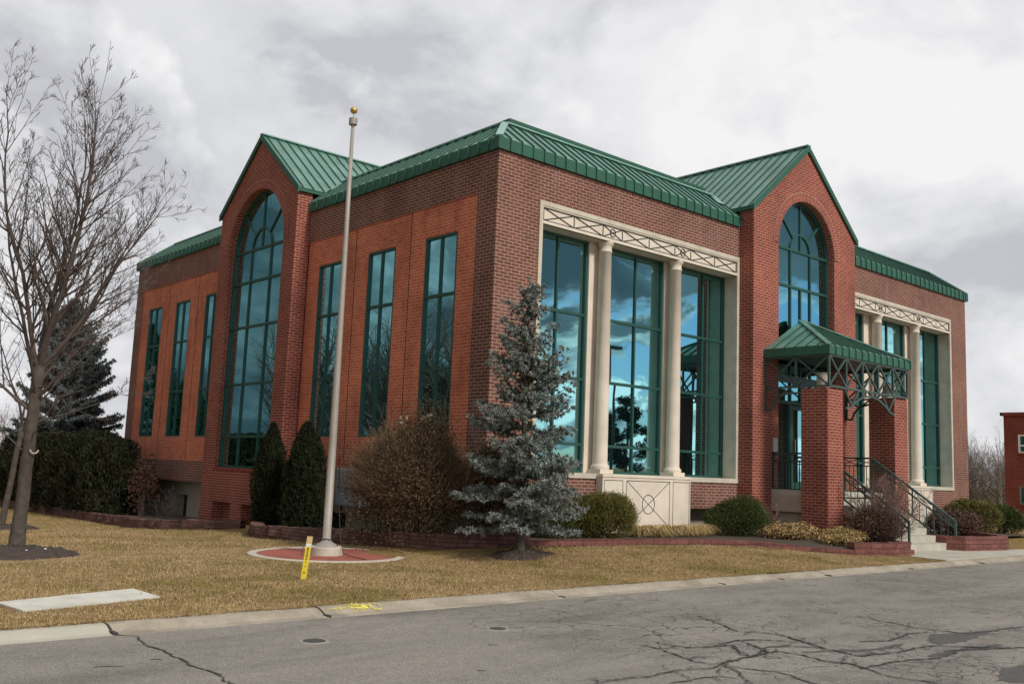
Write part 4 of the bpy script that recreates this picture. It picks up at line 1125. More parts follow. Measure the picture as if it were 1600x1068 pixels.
part(fp, 'halyard', MB().tube([(FP[0] + .1, FP[1] - .08, z0 + 1.6), (FP[0] + .13, FP[1] - .09, z0 + .9), (FP[0] + .17, FP[1] - .12, z0 + .35), (FP[0] + .12, FP[1] - .33, z0 + .06), (FP[0] + .1, FP[1] - .62, z0 + .035), (FP[0] + .16, FP[1] - .95, z0 + .02)], .007, 5), M['black'], smooth=True)
cl = MB(); cl.tube([(FP[0] - .30, FP[1] + .02, z0 + .25), (FP[0] - .12, FP[1], z0 + .27), (FP[0] + .02, FP[1] - .1, z0 + .26)], .007, 5)
cl.tube([(FP[0] - .30, FP[1] + .02, z0 + .25), (FP[0] - .42, FP[1] + .02, z0 + .12), (FP[0] - .44, FP[1], z0 + .01)], .007, 5)
part(fp, 'cable', cl, M['black'])

# survey stake
sk = (-5.30, -2.80); z0 = G(*sk); st_ = thing('survey_stake', 'yellow painted wooden stake with black hand lettering leaning in the lawn before the flagpole', 'stake', (*sk, z0))
ax = Vector(RT); axf = Vector((RT.x, RT.y, 0)).normalized(); nrm = Vector((-axf.y, axf.x, 0)); lean = (Vector((0, 0, 1)) + axf * .10 - nrm * .02).normalized()
def sp(a, h, d): return Vector((*sk, z0)) + axf * a + lean * h - nrm * d
def seg(h0, h1, w=.035):
    mb = MB(); vs = [sp(-w, h0, 0), sp(w, h0, 0), sp(w, h0, .016), sp(-w, h0, .016), sp(-w, h1, 0), sp(w, h1, 0), sp(w, h1, .016), sp(-w, h1, .016)]
    return mb.add(vs, [(0, 1, 2, 3), (4, 5, 6, 7), (0, 1, 5, 4), (1, 2, 6, 5), (2, 3, 7, 6), (3, 0, 4, 7)])
part(st_, 'painted_stake', seg(-.12, .415), M['yellow']); part(st_, 'white_band', seg(.4152, .455), M['white']); part(st_, 'bare_top', seg(.4552, .545), M['wood'])
lt = MB()
def stroke(pts, h, s_=.020, a0=0):
    pts = [(a0 + x * s_, h + y * s_) for x, y in pts]
    for (a, b), (c_, d_) in zip(pts, pts[1:]): lt.bar(sp(a, b, .0175), sp(c_, d_, .0175), .0045, .003, up=-nrm)
o8 = [(-.5, 0), (.5, 0), (.5, .8), (-.5, .8), (-.5, 0)]
stroke(o8, .372); stroke([(-.5, .8), (-.5, 1.5), (.4, 1.5), (.4, .8)], .372)
stroke([(.5, 1.3), (-.5, 1.3), (-.5, .7), (.5, .6), (.4, 0), (-.5, 0)], .330)
stroke([(-.5, 0), (-.5, 1.3), (.5, 1.3), (.5, 0), (-.5, 0), (.5, 1.3)], .290)
stroke([(0, 0), (.3, 1.3), (-.6, .5), (.6, .5)], .250); stroke([(0, 0), (.1, 1.5)], .205); stroke([(-.8, 0), (.8, .1)], .165); stroke([(-.5, 0), (.4, 0), (.4, 1), (-.5, 1), (-.5, 0)], .08)
part(st_, 'lettering', lt, M['black'])

# electrical cabinets on the left facade
cb = thing('electrical_cabinet', 'grey steel electrical cabinet on the brick wall behind the brown shrub', 'cabinet', (-.3, 4.3, -.8))
part(cb, 'cabinet_body', MB().box((-.34, 3.75, -.80), (-.002, 4.74, .0)), M['cabinet'], bevel=.01)
part(cb, 'cabinet_door', MB().box((-.352, 3.78, -.77), (-.342, 4.71, -.03)), M['cabinet'], bevel=.004)
mt = thing('meter_box', 'small stack of pale meter boxes beside the flagpole shaft on the wall', 'meter box', (-.1, 4.95, -.8))
for z_ in (-.62, -.36, -.12): part(mt, 'meter', MB().box((-.14, 4.84, z_ - .07), (-.002, 5.08, z_ + .07)), M['cabinet'], bevel=.01)
part(mt, 'conduit', MB().box((-.05, 4.92, -.95), (-.004, 4.97, -.70)), M['black'])

# ================================================================ vegetation
def soup(name, V_, F_, m, parent=None):
    """numpy triangle soup -> mesh object"""
    me = bpy.data.meshes.new(name); nv = len(V_); nf = len(F_)
    me.vertices.add(nv); me.vertices.foreach_set('co', np.asarray(V_, np.float32).ravel())
    me.loops.add(nf * 3); me.loops.foreach_set('vertex_index', np.asarray(F_, np.int32).ravel())
    me.polygons.add(nf); me.polygons.foreach_set('loop_start', np.arange(0, nf * 3, 3, dtype=np.int32)); me.polygons.foreach_set('loop_total', np.full(nf, 3, np.int32))
    me.update(calc_edges=True); me.materials.append(m)
    o = bpy.data.objects.new(name, me); COL.objects.link(o)
    if parent:
        o.parent = parent; o.matrix_parent_inverse = parent_world(parent).inverted()
    return o


def unit(a): return a / (np.linalg.norm(a, axis=-1, keepdims=True) + 1e-9)


def tris(base, tip, width, rng):
    """one thin triangle from base to tip"""
    d = tip - base; s = unit(np.cross(d, rng.normal(size=d.shape))) * width
    n = len(base); V_ = np.stack([base - s, base + s, tip], 1).reshape(-1, 3); return V_, np.arange(n * 3).reshape(-1, 3)


def leafquads(c, size, rng, flat=0.):
    n = len(c); a = unit(rng.normal(size=(n, 3))); 
    b = unit(np.cross(a, rng.normal(size=(n, 3)))); s = size if np.ndim(size) else np.full(n, size); s = s[:, None]
    V_ = np.stack([c - a * s, c - b * s * .55, c + a * s, c + b * s * .55], 1).reshape(-1, 3)
    i = np.arange(n) * 4; F_ = np.concatenate([np.stack([i, i + 1, i + 2], 1), np.stack([i, i + 2, i + 3], 1)]); return V_, F_


def lumps(n, rng, k):
    """k random bump directions used to make a crown uneven"""
    return unit(rng.normal(size=(k, 3))), rng.uniform(.06, .22, k)


def sprays(p_, c_, size, rng):
    """small elongated sprays pointing out and up"""
    n = len(p_); out_ = unit(p_ - c_) * .8 + np.array([0, 0, .55]) + rng.normal(0, .38, (n, 3)); s = unit(out_) * size[:, None] * 1.3; w_ = unit(np.cross(s, rng.normal(size=(n, 3)))) * size[:, None] * .34
    V_ = np.stack([p_ - s, p_ - w_, p_ + s, p_ + w_], 1).reshape(-1, 3); i = np.arange(n) * 4
    return V_, np.concatenate([np.stack([i, i + 1, i + 2], 1), np.stack([i, i + 2, i + 3], 1)])


def shrub(name, label, cat, x, y, z, rx, ry, h, leaf, size, n, m, m_in=None, twig=None, seed=1, shell=.72, dens_low=1., group=None, spiky=0., top=1., m_twig='twig', ntw=0, feather=False, lump=1., tw_l=(.15, .45), tw_w=.004):
    rng = np.random.default_rng(seed); o = thing(name, label, cat, (x, y, z), group)
    D, A_ = lumps(0, rng, 26)
    d = unit(rng.normal(size=(n, 3))); d[:, 2] = np.abs(d[:, 2]) * np.where(rng.random(n) < .80, 1, -.5); d = unit(d)
    bump_ = np.zeros(n)
    for q, a in zip(D, A_): bump_ += a * lump * np.exp(-((1 - d @ q) / .06))
    r_ = (shell + (1 - shell) * rng.random(n) ** .5) * (.86 + bump_ * .9 + rng.normal(0, .025 + spiky, n))
    p_ = np.stack([d[:, 0] * rx * r_, d[:, 1] * ry * r_, h * .42 + d[:, 2] * h * .58 * r_], 1)
    p_[:, 2] = np.maximum(p_[:, 2], .01 + rng.random(n) * .05)
    p_ += np.array([x, y, z])
    k = int(n * .78)
    V_, F_ = sprays(p_[:k], np.array([x, y, z + h * .2]), size * rng.uniform(.6, 1.4, k), rng) if feather else leafquads(p_[:k], size * rng.uniform(.6, 1.3, k), rng); soup(leaf, V_, F_, M[m], o)
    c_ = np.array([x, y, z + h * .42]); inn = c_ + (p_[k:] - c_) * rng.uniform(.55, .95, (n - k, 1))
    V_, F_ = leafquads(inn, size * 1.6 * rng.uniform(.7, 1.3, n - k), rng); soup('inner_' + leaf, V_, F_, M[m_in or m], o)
    # stems
    st = MB(); rs = random.Random(seed)
    for i in range(16):
        a = rs.uniform(0, 6.28); e = rs.uniform(.3, .85)
        st.tube([(x + .06 * math.cos(a), y + .06 * math.sin(a), z - .05), (x + rx * .3 * e * math.cos(a), y + ry * .3 * e * math.sin(a), z + h * .3), (x + rx * .62 * e * math.cos(a), y + ry * .62 * e * math.sin(a), z + h * .72)], [.018, .012, .005], 5)
    st.build('stem', M['bark_dark'], o)
    if ntw:
        d = unit(rng.normal(size=(ntw, 3))); d[:, 2] = np.abs(d[:, 2]) * .9; d = unit(d)
        b_ = np.array([x, y, z + h * .42]) + d * np.array([rx, ry, h * .58]) * rng.uniform(.45, .8, (ntw, 1)); dd = unit(d + rng.normal(0, .45, (ntw, 3)) + np.array([0, 0, .3]))
        t_ = b_ + dd * rng.uniform(*tw_l, (ntw, 1)) * min(rx, h * .5)
        V_, F_ = tris(b_, t_, tw_w, rng); soup('twig', V_, F_, M[m_twig], o)
    return o


def column_conifer(name, label, cat, x, y, z, r, h, seed, m='arb', n=9000, group=None, size=.035, power=1.0, tip=.12):
    rng = np.random.default_rng(seed); o = thing(name, label, cat, (x, y, z), group)
    f = rng.random(n) ** .85; prof = np.minimum(1, ((1 - f) / .40) ** power) * np.where(f < .12, .8 + f / .6, 1); prof = np.maximum(prof, 0)
    a = rng.random(n) * 6.2832; lob = 1 + .13 * np.sin(a * 3 + f * 7 + seed) + .10 * np.sin(a * 5 - f * 13 + seed * 2) + .06 * np.sin(a * 11 + f * 31) + .16 * (rng.random(n) < .04)
    rr = r * prof * lob * (.70 + .30 * rng.random(n) ** .5) + rng.normal(0, .012, n)
    p_ = np.stack([x + rr * np.cos(a), y + rr * np.sin(a), z + f * h], 1)
    out_ = np.stack([np.cos(a) * .5, np.sin(a) * .5, np.full(n, .9)], 1) + rng.normal(0, .3, (n, 3))
    s = unit(out_) * (size * rng.uniform(.7, 1.6, (n, 1))); w_ = unit(np.cross(s, np.stack([np.cos(a), np.sin(a), 0 * a], 1) + rng.normal(0, .5, (n, 3)))) * size * .38
    V_ = np.stack([p_ - s, p_ - w_, p_ + s, p_ + w_], 1).reshape(-1, 3); i = np.arange(n) * 4
    soup('foliage', V_, np.concatenate([np.stack([i, i + 1, i + 2], 1), np.stack([i, i + 2, i + 3], 1)]), M[m], o)
    # dense inner mass of older sprays
    k = n // 4; q = np.array([x, y, 0]) + (p_[:k] - np.array([x, y, 0])) * np.array([.72, .72, 1]); V_, F_ = leafquads(q, np.full(k, size * 2.2), rng); soup('inner_foliage', V_, F_, M[m], o)
    MB().tube([(x, y, z - .1), (x, y, z + h * .8)], [.05, .012], 7).build('trunk', M['bark_dark'], o)
    return o


def spruce(name, label, cat, x, y, z, Rr, H, seed, m='spruce', m_in='spruce_shade', nw=26, tuft=.055, z_lo=.10, sparse=1., per=9, lean=0.):
    """whorled branches, each carrying side shoots of short needle tufts"""
    rng = np.random.default_rng(seed); o = thing(name, label, cat, (x, y, z))
    tr = MB(); tr.tube([(x, y, z - .1), (x + .01, y, z + H * .4), (x, y, z + H * .75), (x + lean, y, z + H)], [.085 * H / 4.6, .055 * H / 4.6, .025, .006], 9); tr.build('trunk', M['bark'], o)
    br = MB(); C_ = []; I_ = []; base = np.array([x, y, z])
    for w_ in range(nw):
        f = z_lo + (1 - z_lo) * (w_ + rng.uniform(-.3, .3)) / nw; f = min(.985, max(z_lo * .8, f)); nb = rng.integers(5, 8) if f < .8 else rng.integers(3, 6)
        for b in range(nb):
            if rng.random() > sparse: continue
            a = rng.random() * 6.2832; L_ = Rr * (1 - f) ** .78 * rng.uniform(.5, 1.2) * (1 if f > .12 else .82) + .07
            p0 = base + np.array([lean * f, 0, H * f]); dr_ = np.array([math.cos(a), math.sin(a), 0]); up_ = -.12 + .75 * f + rng.normal(0, .12)
            K = max(3, int(L_ / .09)); pts = []
            for i in range(K + 1):
                s = i / K; pts.append(p0 + dr_ * L_ * s + np.array([0, 0, L_ * (up_ * s + .22 * s * s - (.18 * s if f < .5 else 0))]))
            br.tube([tuple(q) for q in pts[::max(1, K // 3)]] + [tuple(pts[-1])], [.013 * (1 - .8 * j / 4) * (.5 + L_) for j in range(len(pts[::max(1, K // 3)]) + 1)], 4, cap=False)
            side = np.array([-dr_[1], dr_[0], 0])
            for i in range(1, K + 1):
                s = i / K
                if s < .22: continue
                C_.append(pts[i] + rng.normal(0, .015, 3))
                l2 = min(.34, .10 + .38 * L_ * (1 - s) + .05) * rng.uniform(.7, 1.2)
                for sg in (-1, 1):
                    k2 = max(1, int(l2 / .065))
                    for j in range(1, k2 + 1):
                        q = pts[i] + (side * sg * .8 + dr_ * .6) * (j * .065) + np.array([0, 0, rng.normal(0, .02) - .01 * j])
                        (C_ if (j >= k2 - 1 or rng.random() < .55) else I_).append(q + rng.normal(0, .012, 3))
            for i in range(1, K, 1):
                I_.append(pts[i] + rng.normal(0, .03, 3))
    for i in range(int(90 * H)):
        f = rng.random() ** .9 * .97; a = rng.random() * 6.28; q = Rr * (1 - f) * rng.uniform(.03, .38); I_.append(base + np.array([math.cos(a) * q, math.sin(a) * q, max(z_lo, f) * H]))
    for i in range(10): C_.append(base + np.array([lean, 0, H - .05 * i + .02]) + rng.normal(0, .014, 3))
    br.build('branch', M['bark_dark'], o)
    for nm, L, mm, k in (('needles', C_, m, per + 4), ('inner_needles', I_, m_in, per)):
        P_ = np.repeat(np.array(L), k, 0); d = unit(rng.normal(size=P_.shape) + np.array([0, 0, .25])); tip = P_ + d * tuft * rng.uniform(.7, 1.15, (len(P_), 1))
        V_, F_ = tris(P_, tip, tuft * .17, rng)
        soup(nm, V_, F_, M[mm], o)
    return o


def grow(mb, rs, p, d, L_, r, lvl, maxl, tip_up, spread, step, n_side, flex=.10, droop=0.):
    """one branch, then its side branches in nearly opposite pairs"""
    k = max(3, int(L_ / step)); pts = [p.copy()]; rad = [r]; dirs = [d.copy()]; dd = d.copy(); q = p.copy()
    for i in range(k):
        dd = (dd + Vector((rs.gauss(0, flex), rs.gauss(0, flex), rs.gauss(0, flex) * .6 + tip_up * (1 if i > 0 else 0)))).normalized()
        q = q + dd * (L_ / k); pts.append(q.copy()); dirs.append(dd.copy()); rad.append(max(.0032, r * (1 - .86 * (i + 1) / k)))
    mb.tube([tuple(a) for a in pts], rad, 7 if lvl == 0 else (5 if lvl == 1 else 3), cap=False)
    if lvl >= maxl: return
    start = 1 if lvl else 2
    for i in range(start, k + (1 if lvl < maxl - 1 else 0)):
        if i >= len(pts): break
        f = i / k
        for s in range(n_side):
            if rs.random() < (.12 if lvl < 2 else .22): continue
            ax_ = dirs[i].cross(Vector((rs.gauss(0, 1), rs.gauss(0, 1), rs.gauss(0, 1)))).normalized()
            ang = spread * rs.uniform(.75, 1.25); nd = (dirs[i] * math.cos(ang) + ax_ * math.sin(ang) * (1 if s == 0 else -1)).normalized()
            l2 = L_ * (.52 if lvl == 0 else .42) * (1 - .62 * f) * rs.uniform(.65, 1.2)
            if l2 < .10: l2 = .10
            grow(mb, rs, pts[i], nd, l2, max(.0032, rad[i] * .58), lvl + 1, maxl, tip_up * 1.2, spread, step * .80, n_side, flex, droop)


def bare_tree(name, label, x, y, limbs, trunk_h, trunk_r, seed, lean=(0, 0), maxl=3, step=.42, zt=None, tw='twig', tip_up=.07, spread=.72, sides=2, group=None):
    rs = random.Random(seed); z = G(x, y) if zt is None else zt; o = thing(name, label, 'tree', (x, y, z), group)
    tr = MB(); P = []; rad = []
    n = 9
    for i in range(n + 1):
        f = i / n; P.append((x + lean[0] * f + rs.gauss(0, .008), y + lean[1] * f + rs.gauss(0, .008), z - .05 + (trunk_h + .05) * f)); rad.append(trunk_r * (1.28 if i == 0 else 1.08 if i == 1 else 1 - .22 * f))
    tr.tube(P, rad, 16); 
    t_o = tr.build('trunk', M['bark'], o, smooth=True)
    mb = MB(); top = Vector(P[-1])
    for az, el, L_, r_, dz in limbs:
        d = Vector((math.cos(az) * math.cos(el), math.sin(az) * math.cos(el), math.sin(el)))
        st = top - Vector((lean[0], lean[1], trunk_h)) * (dz / trunk_h)
        mb.tube([tuple(st - d * .12), tuple(st + d * .02)], [r_ * 1.25, r_ * 1.02], 7)
        grow(mb, rs, st, d, L_, r_, 0, maxl, tip_up, spread, step, sides, .07)
    mb.build('branches', M[tw], o, smooth=True)
    return o
M['twig_tan'] = simple('tan_twigs', (.21, .135, .078), .9, .3, 5)

# limb azimuths are world angles (view is towards about 49 degrees; image right = about -41, image left = 139)
IR = R(-41.5)
def az(side, depth=0): return math.atan2(math.sin(IR) * side + math.cos(IR) * depth, math.cos(IR) * side - math.sin(IR) * depth)
limbs = [  # (azimuth, elevation, length, radius, drop below trunk top)
    (az(1, .3), R(52), 4.9, .062, .0), (az(.6, -.7), R(68), 5.0, .066, .0), (az(-.3, .8), R(80), 5.4, .07, .0), (az(-.9, -.4), R(70), 5.2, .062, .05),
    (az(-1, .5), R(55), 4.7, .055, .25), (az(1, -.5), R(33), 3.6, .038, .55), (az(-1, -.2), R(36), 3.6, .040, .75), (az(.3, -1), R(45), 3.4, .036, .5), (az(.1, 1), R(50), 3.8, .04, .3),
    (az(1, .1), R(16), 2.5, .020, .9), (az(.7, -.7), R(12), 2.0, .016, 1.1), (az(.75, .65), R(58), 4.6, .05, .1)]
limbs = [(az(.25, .3), R(86), 5.2, .09, 0)] + limbs
limbs = [(a, e, L_ * (.70 if abs(((a - IR + math.pi) % 6.2832) - math.pi) < .9 and e < R(60) else .86), r_ * .68, d) for a, e, L_, r_, d in limbs]
bt = bare_tree('bare_tree', 'big leafless tree with grey trunk in a dark mulch bed on the left lawn', -7.22, 2.88, limbs, 2.95, .108, 21, lean=(.04, -.03), step=.30, tip_up=.10, spread=.60)
lb = MB(); lb.tube([(-7.15 + .06 * math.cos(a), 2.74 - .02, G(-7.2, 2.9) + 1.62 + .06 * math.sin(a)) for a in [math.pi * (1 + i / 8) for i in range(9)]], .012, 5); lb.build('pruning_scar', M['stone'], bt)
limbs2 = [(az(.8, .4), R(60), 3.0, .035, 0), (az(-.6, .5), R(66), 3.2, .035, 0), (az(.2, -.9), R(72), 3.2, .03, .1), (az(1, -.2), R(40), 2.2, .022, .4), (az(-1, -.3), R(42), 2.4, .022, .5), (az(.9, -.6), R(62), 2.8, .028, .2)]
bare_tree('bare_tree', 'slim leafless tree at the left edge in front of the hedge', -4.87, 13.4, limbs2, 2.6, .08, 5, maxl=2, step=.3, lean=(.25, -.1))

spruce('blue_spruce', 'blue spruce standing on a mulch mound in front of the building corner', 'spruce', -.98, -2.12, G(-.98, -2.12) + .05, 1.16, 4.52, 15, nw=26, z_lo=.10, per=16, tuft=.060, sparse=.80)
spruce('spruce_tree', 'tall grey green spruce rising behind the dark hedge on the left', 'spruce', -.6, 23.4, -1.9, 2.5, 7.6, 6, m='spruce_far', nw=50, per=7, tuft=.11, z_lo=.06)

column_conifer('arborvitae', 'narrower dark arborvitae in front of the left arched bay, left of the pair', 'arborvitae', -1.1, 6.35, -1.42, .36, 2.37, 3, n=11000, group='arborvitae pair by the arched bay', power=.75)
column_conifer('arborvitae', 'wider dark arborvitae beside the left bay, right of the pair', 'arborvitae', -1.0, 4.95, -1.38, .43, 2.34, 4, n=13000, group='arborvitae pair by the arched bay', power=.6)
HL = ['hedge conifer nearest the building wall', 'second hedge conifer from the building', 'third hedge conifer from the building', 'fourth hedge conifer from the building', 'fifth hedge conifer from the building', 'sixth hedge conifer from the building', 'farthest hedge conifer at the left edge', 'hedge conifer beyond the frame edge']
for i in range(7):
    v = 15.9 + i * 1.3; u = -1.35 - .07 * i
    column_conifer('hedge_tree', 'dark ' + HL[i] + ' behind the low stone wall', 'hedge tree', u, v, G(u, v), 0.92, 2.5 + .08 * math.sin(i * 2.3) - (.15 if i == 0 else 0), 20 + i, m='hedge', n=9000, group='dark hedge conifers', size=.05, power=.25)
shrub('red_shrub', 'thin reddish brown shrub between the hedge and the brick corner', 'shrub', -.85, 14.6, -1.75, .4, .5, 2.0, 'foliage', .035, 2000, 'redleaf', seed=3, spiky=.08, shell=.4, ntw=500, m_twig='twig_purple')
shrub('brown_shrub', 'large brown rounded shrub left of the blue spruce', 'shrub', -1.25, .55, -1.36, 1.12, 1.25, 2.2, 'foliage', .017, 60000, 'brownleaf', 'brownleaf_shade', seed=5, spiky=.09, lump=1.9, shell=.5, ntw=24000, m_twig='twig_tan', tw_l=(.2, .6), tw_w=.0028)
shrub('brown_shrub', 'smaller brown shrub half hidden behind the blue spruce', 'shrub', -.35, -.75, -1.2, .55, .6, 1.9, 'foliage', .03, 9000, 'brownleaf', 'brownleaf_shade', seed=6, spiky=.07, shell=.55, ntw=3500, m_twig='twig_tan', tw_l=(.2, .6), tw_w=.0028)
tb = MB(); rs_ = random.Random(31)
for i in range(70):
    a = rs_.uniform(0, 6.28); e = rs_.uniform(R(38), R(86)); d = Vector((math.cos(a) * math.cos(e), math.sin(a) * math.cos(e), math.sin(e)))
    grow(tb, rs_, Vector((-1.25 + rs_.gauss(0, .25), .55 + rs_.gauss(0, .3), -1.2)), d, rs_.uniform(1.3, 1.75) + .55 * math.sin(e) ** 3, .007, 1, 2, .05, .5, .2, 2, .09)
bo = [o for o in COL.objects if o.name.startswith('brown_shrub')][0]
tb.build('bare_twigs', M['twig_tan'], bo)
# bleached leaves caught on top
rng = np.random.default_rng(2); c_ = np.array([[-1.30, .15, .99]]) + rng.normal(0, 1, (16, 3)) * np.array([.09, .09, .05]); V_, F_ = leafquads(c_, rng.uniform(.03, .07, 16), rng)
c_ = np.array([[-1.55, .6, .93]]) + rng.normal(0, 1, (7, 3)) * np.array([.12, .12, .04]); V2, F2 = leafquads(c_, rng.uniform(.03, .055, 7), rng)
tag(soup('dry_leaves', np.concatenate([V_, V2]), np.concatenate([F_, F2 + len(V_)]), M['bleached']), 'bleached dry leaves caught on top of the large brown shrub', 'leaves')

def bare_shrub(name, label, x, y, z, rx, h, n, seed, m, r0=.006, lv=3):
    rs = random.Random(seed); o = thing(name, label, 'shrub', (x, y, z)); mb = MB()
    for i in range(n):
        a = rs.uniform(0, 6.28); e = rs.uniform(R(42), R(88)); d = Vector((math.cos(a) * math.cos(e), math.sin(a) * math.cos(e), math.sin(e)))
        L_ = h * rs.uniform(.6, 1.0) * (1 if e > 1 else rx / h * 1.1); s = Vector((x + rs.gauss(0, .07) , y + rs.gauss(0, .07), z - .03))
        grow(mb, rs, s, d, L_, r0 * rs.uniform(.8, 1.4), 1, lv, .03, .55, .16, 2, .10)
    mb.build('twigs', M[m], o)
    return o
bare_shrub('bare_shrub', 'leafless purple brown shrub in front of the brick pillar, left of the steps', 9.15, -3.15, -1.22, 1.0, 1.5, 90, 4, 'twig_purple')
shrub('low_shrub', 'dark leafy clump at the foot of the leafless purple shrub', 'shrub', 8.95, -3.0, -1.2, .75, .5, .85, 'foliage', .020, 6500, 'dead_leaf', seed=44, spiky=.06, ntw=300, m_twig='twig_purple')
bare_shrub('bare_shrub', 'pale leafless shrub against the rendered basement wall at left', -.75, 12.9, -1.68, .55, .9, 16, 7, 'twig', r0=.004)
bare_shrub('bare_shrub', 'thin leafless shrub at the foot of the entrance bay wall', 8.0, -.95, -1.15, .35, .75, 9, 9, 'twig_purple')
shrub('yew_bush', 'rounded olive bush beside the blue spruce', 'bush', 2.2, -.92, -1.15, .95, .58, .90, 'foliage', .016, 46000, 'yew', seed=8, feather=True, shell=.7, spiky=.045)
shrub('yew_bush', 'broad green bush between the stone pedestal and entrance bay', 'bush', 6.6, -.98, -1.15, 1.05, .6, .80, 'foliage', .016, 46000, 'yew_dark', seed=9, feather=True, shell=.7, spiky=.05)
shrub('yew_bush', 'green clump filling the gap between blue spruce and olive bush', 'bush', 1.05, -.75, -1.15, .55, .5, .75, 'foliage', .021, 9000, 'yew_dark', seed=10, feather=True, shell=.6, spiky=.05)
shrub('golden_shrub', 'low golden variegated shrub right of the broad green bush', 'shrub', 7.5, -1.75, -1.2, .75, .45, .38, 'foliage', .022, 7000, 'gold_leaf', 'dead_leaf', seed=11, spiky=.12, shell=.4, ntw=700, m_twig='twig_pale')
shrub('golden_shrub', 'low golden variegated shrub in front of the left brick pillar', 'shrub', 8.0, -2.75, -1.2, .75, .45, .34, 'foliage', .020, 6000, 'gold_leaf', 'yew', seed=12, spiky=.12, shell=.4, ntw=600, m_twig='twig_pale')
shrub('golden_shrub', 'low golden shrub inside the end of the block wall', 'shrub', 7.35, -3.05, -1.22, .45, .35, .26, 'foliage', .020, 3000, 'gold_leaf', 'yew', seed=13, spiky=.12, shell=.4, ntw=300, m_twig='twig_pale')
shrub('olive_shrub', 'brown and olive rounded shrub above the block wall right of the steps', 'shrub', 17.0, -1.6, -1.28, 1.0, .8, 1.06, 'foliage', .028, 16000, 'yew', 'dead_leaf', seed=14, feather=True, spiky=.05)
shrub('brown_bush', 'reddish brown twiggy bush just behind the stair railing', 'bush', 14.6, -2.2, -1.2, .85, .7, .72, 'foliage', .024, 12000, 'dead_leaf', seed=15, spiky=.08, ntw=1500, m_twig='twig_purple')
shrub('green_bush', 'dark green rounded bush at the far right corner of the building', 'bush', 20.6, -1.1, -1.3, .75, .7, .90, 'foliage', .03, 9000, 'yew_dark', seed=16, feather=True, spiky=.04)
shrub('golden_shrub', 'small golden green shrub behind the handrail at the far pedestal', 'shrub', 13.1, -1.2, -1.15, .4, .35, .65, 'foliage', .022, 3000, 'gold_leaf', 'yew', seed=17, spiky=.1, shell=.4)

def grass_clump(x, y, z, label, seed, r=.3, h=.3, n=420):
    rng = np.random.default_rng(seed); a = rng.random(n) * 6.2832; b = np.stack([x + rng.normal(0, .05, n), y + rng.normal(0, .04, n), np.full(n, z)], 1)
    L_ = rng.uniform(.5, 1.1, n); m_ = b + np.stack([np.cos(a) * r * .45 * L_, np.sin(a) * r * .45 * L_, h * L_], 1); t_ = b + np.stack([np.cos(a) * r * L_, np.sin(a) * r * L_, h * L_ * rng.uniform(.1, .8, n)], 1)
    s = np.stack([-np.sin(a), np.cos(a), 0 * a], 1) * .006
    V_ = np.stack([b - s, b + s, m_ + s, m_ - s, t_], 1).reshape(-1, 3); i = np.arange(n) * 5
    F_ = np.concatenate([np.stack([i, i + 1, i + 2], 1), np.stack([i, i + 2, i + 3], 1), np.stack([i + 3, i + 2, i + 4], 1)])
    tag(soup('ornamental_grass', V_, F_, M['straw']), label, 'grass clump', 'dry grass clumps by the stone pedestal')
GL = ['tan grass clump nearest the olive bush', 'second tan grass clump under the stone pedestal', 'third tan grass clump under the stone pedestal', 'fourth tan grass clump, under the pedestal corner', 'tan grass clump nearest the broad green bush']
for i, u in enumerate((3.25, 3.75, 4.25, 4.75, 5.35)): grass_clump(u, -.98 - .1 * (i % 2), -1.14, 'dry ' + GL[i], 30 + i, r=.40, h=.24, n=520)

# grass blades of the dormant lawn
rng = np.random.default_rng(77)
def lawn_blades(n, u0, u1, v0, v1, hgt):
    u = rng.uniform(u0, u1, n); v = rng.uniform(v0, v1, n); keep = np.ones(n, bool)
    def off(mask): keep[mask] = False
    off((np.hypot(u - FP[0] - .07, v - FP[1] - .05) < 1.26))
    off((u > -9.02) & (u < -7.5) & (v > -4.03 + (u + 8.96) * .27) & (v < -3.45 + (u + 9.02) * .31))
    off(np.hypot((u + 7.45), (v - 2.2) / 1.5) < .88); off(np.hypot(u + 4.9, v - 13) < .85); off(np.hypot((u + .98) / 1.15, (v + 2.15) / .8) < .46)
    off((u > 8.12) & (v < -3.2)); off((u > 9.0) & (u < 14.5)); off((u > 14.2) & (v > -2.3) & (u < 21))
    # beds behind the walls
    wu = np.interp(u, [-.6, .6, 2.6, 4.2, 5.4, 6.3, 7.0, 8.0, 8.75, 9.2], [-1.3, -1.5, -1.66, -1.92, -2.38, -3.12, -3.68, -4.05, -3.95, -3.4]); off((u > -.6) & (u < 9.2) & (v > wu))
    wv = np.interp(v, [-1.3, -.7, .2, 3.0, 5.2, 5.9, 7.0, 7.6, 8.7, 10.2, 12.6, 18.4, 27], [-.7, -1.55, -1.85, -2.0, -2.05, -1.75, -.8, -1.0, -1.55, -2.0, -2.15, -2.2, -2.75]); off((v > -1.3) & (u > wv) & (u < 12))
    u, v = u[keep], v[keep]; n = len(u)
    z = np.array([G(a, b) for a, b in zip(u, v)]); b_ = np.stack([u, v, z - .004], 1)
    a = rng.random(n) * 6.2832; lean_ = rng.uniform(.2, 1.6, (n, 1)); L_ = hgt * rng.uniform(.5, 1.25, (n, 1))
    t_ = b_ + unit(np.concatenate([np.cos(a)[:, None] * lean_, np.sin(a)[:, None] * lean_, np.ones((n, 1))], 1)) * L_
    s = np.stack([-np.sin(a), np.cos(a), 0 * a], 1) * .0032
    return np.stack([b_ - s, b_ + s, t_], 1).reshape(-1, 3)
Vs = [lawn_blades(330000, -10.5, -2, -4.93, 2.5, .030), lawn_blades(170000, -2, 9, -4.93, -1.2, .032), lawn_blades(130000, -7.5, -1.5, 2.5, 19, .05), lawn_blades(20000, 14, 30, -4.1, 4, .06)]
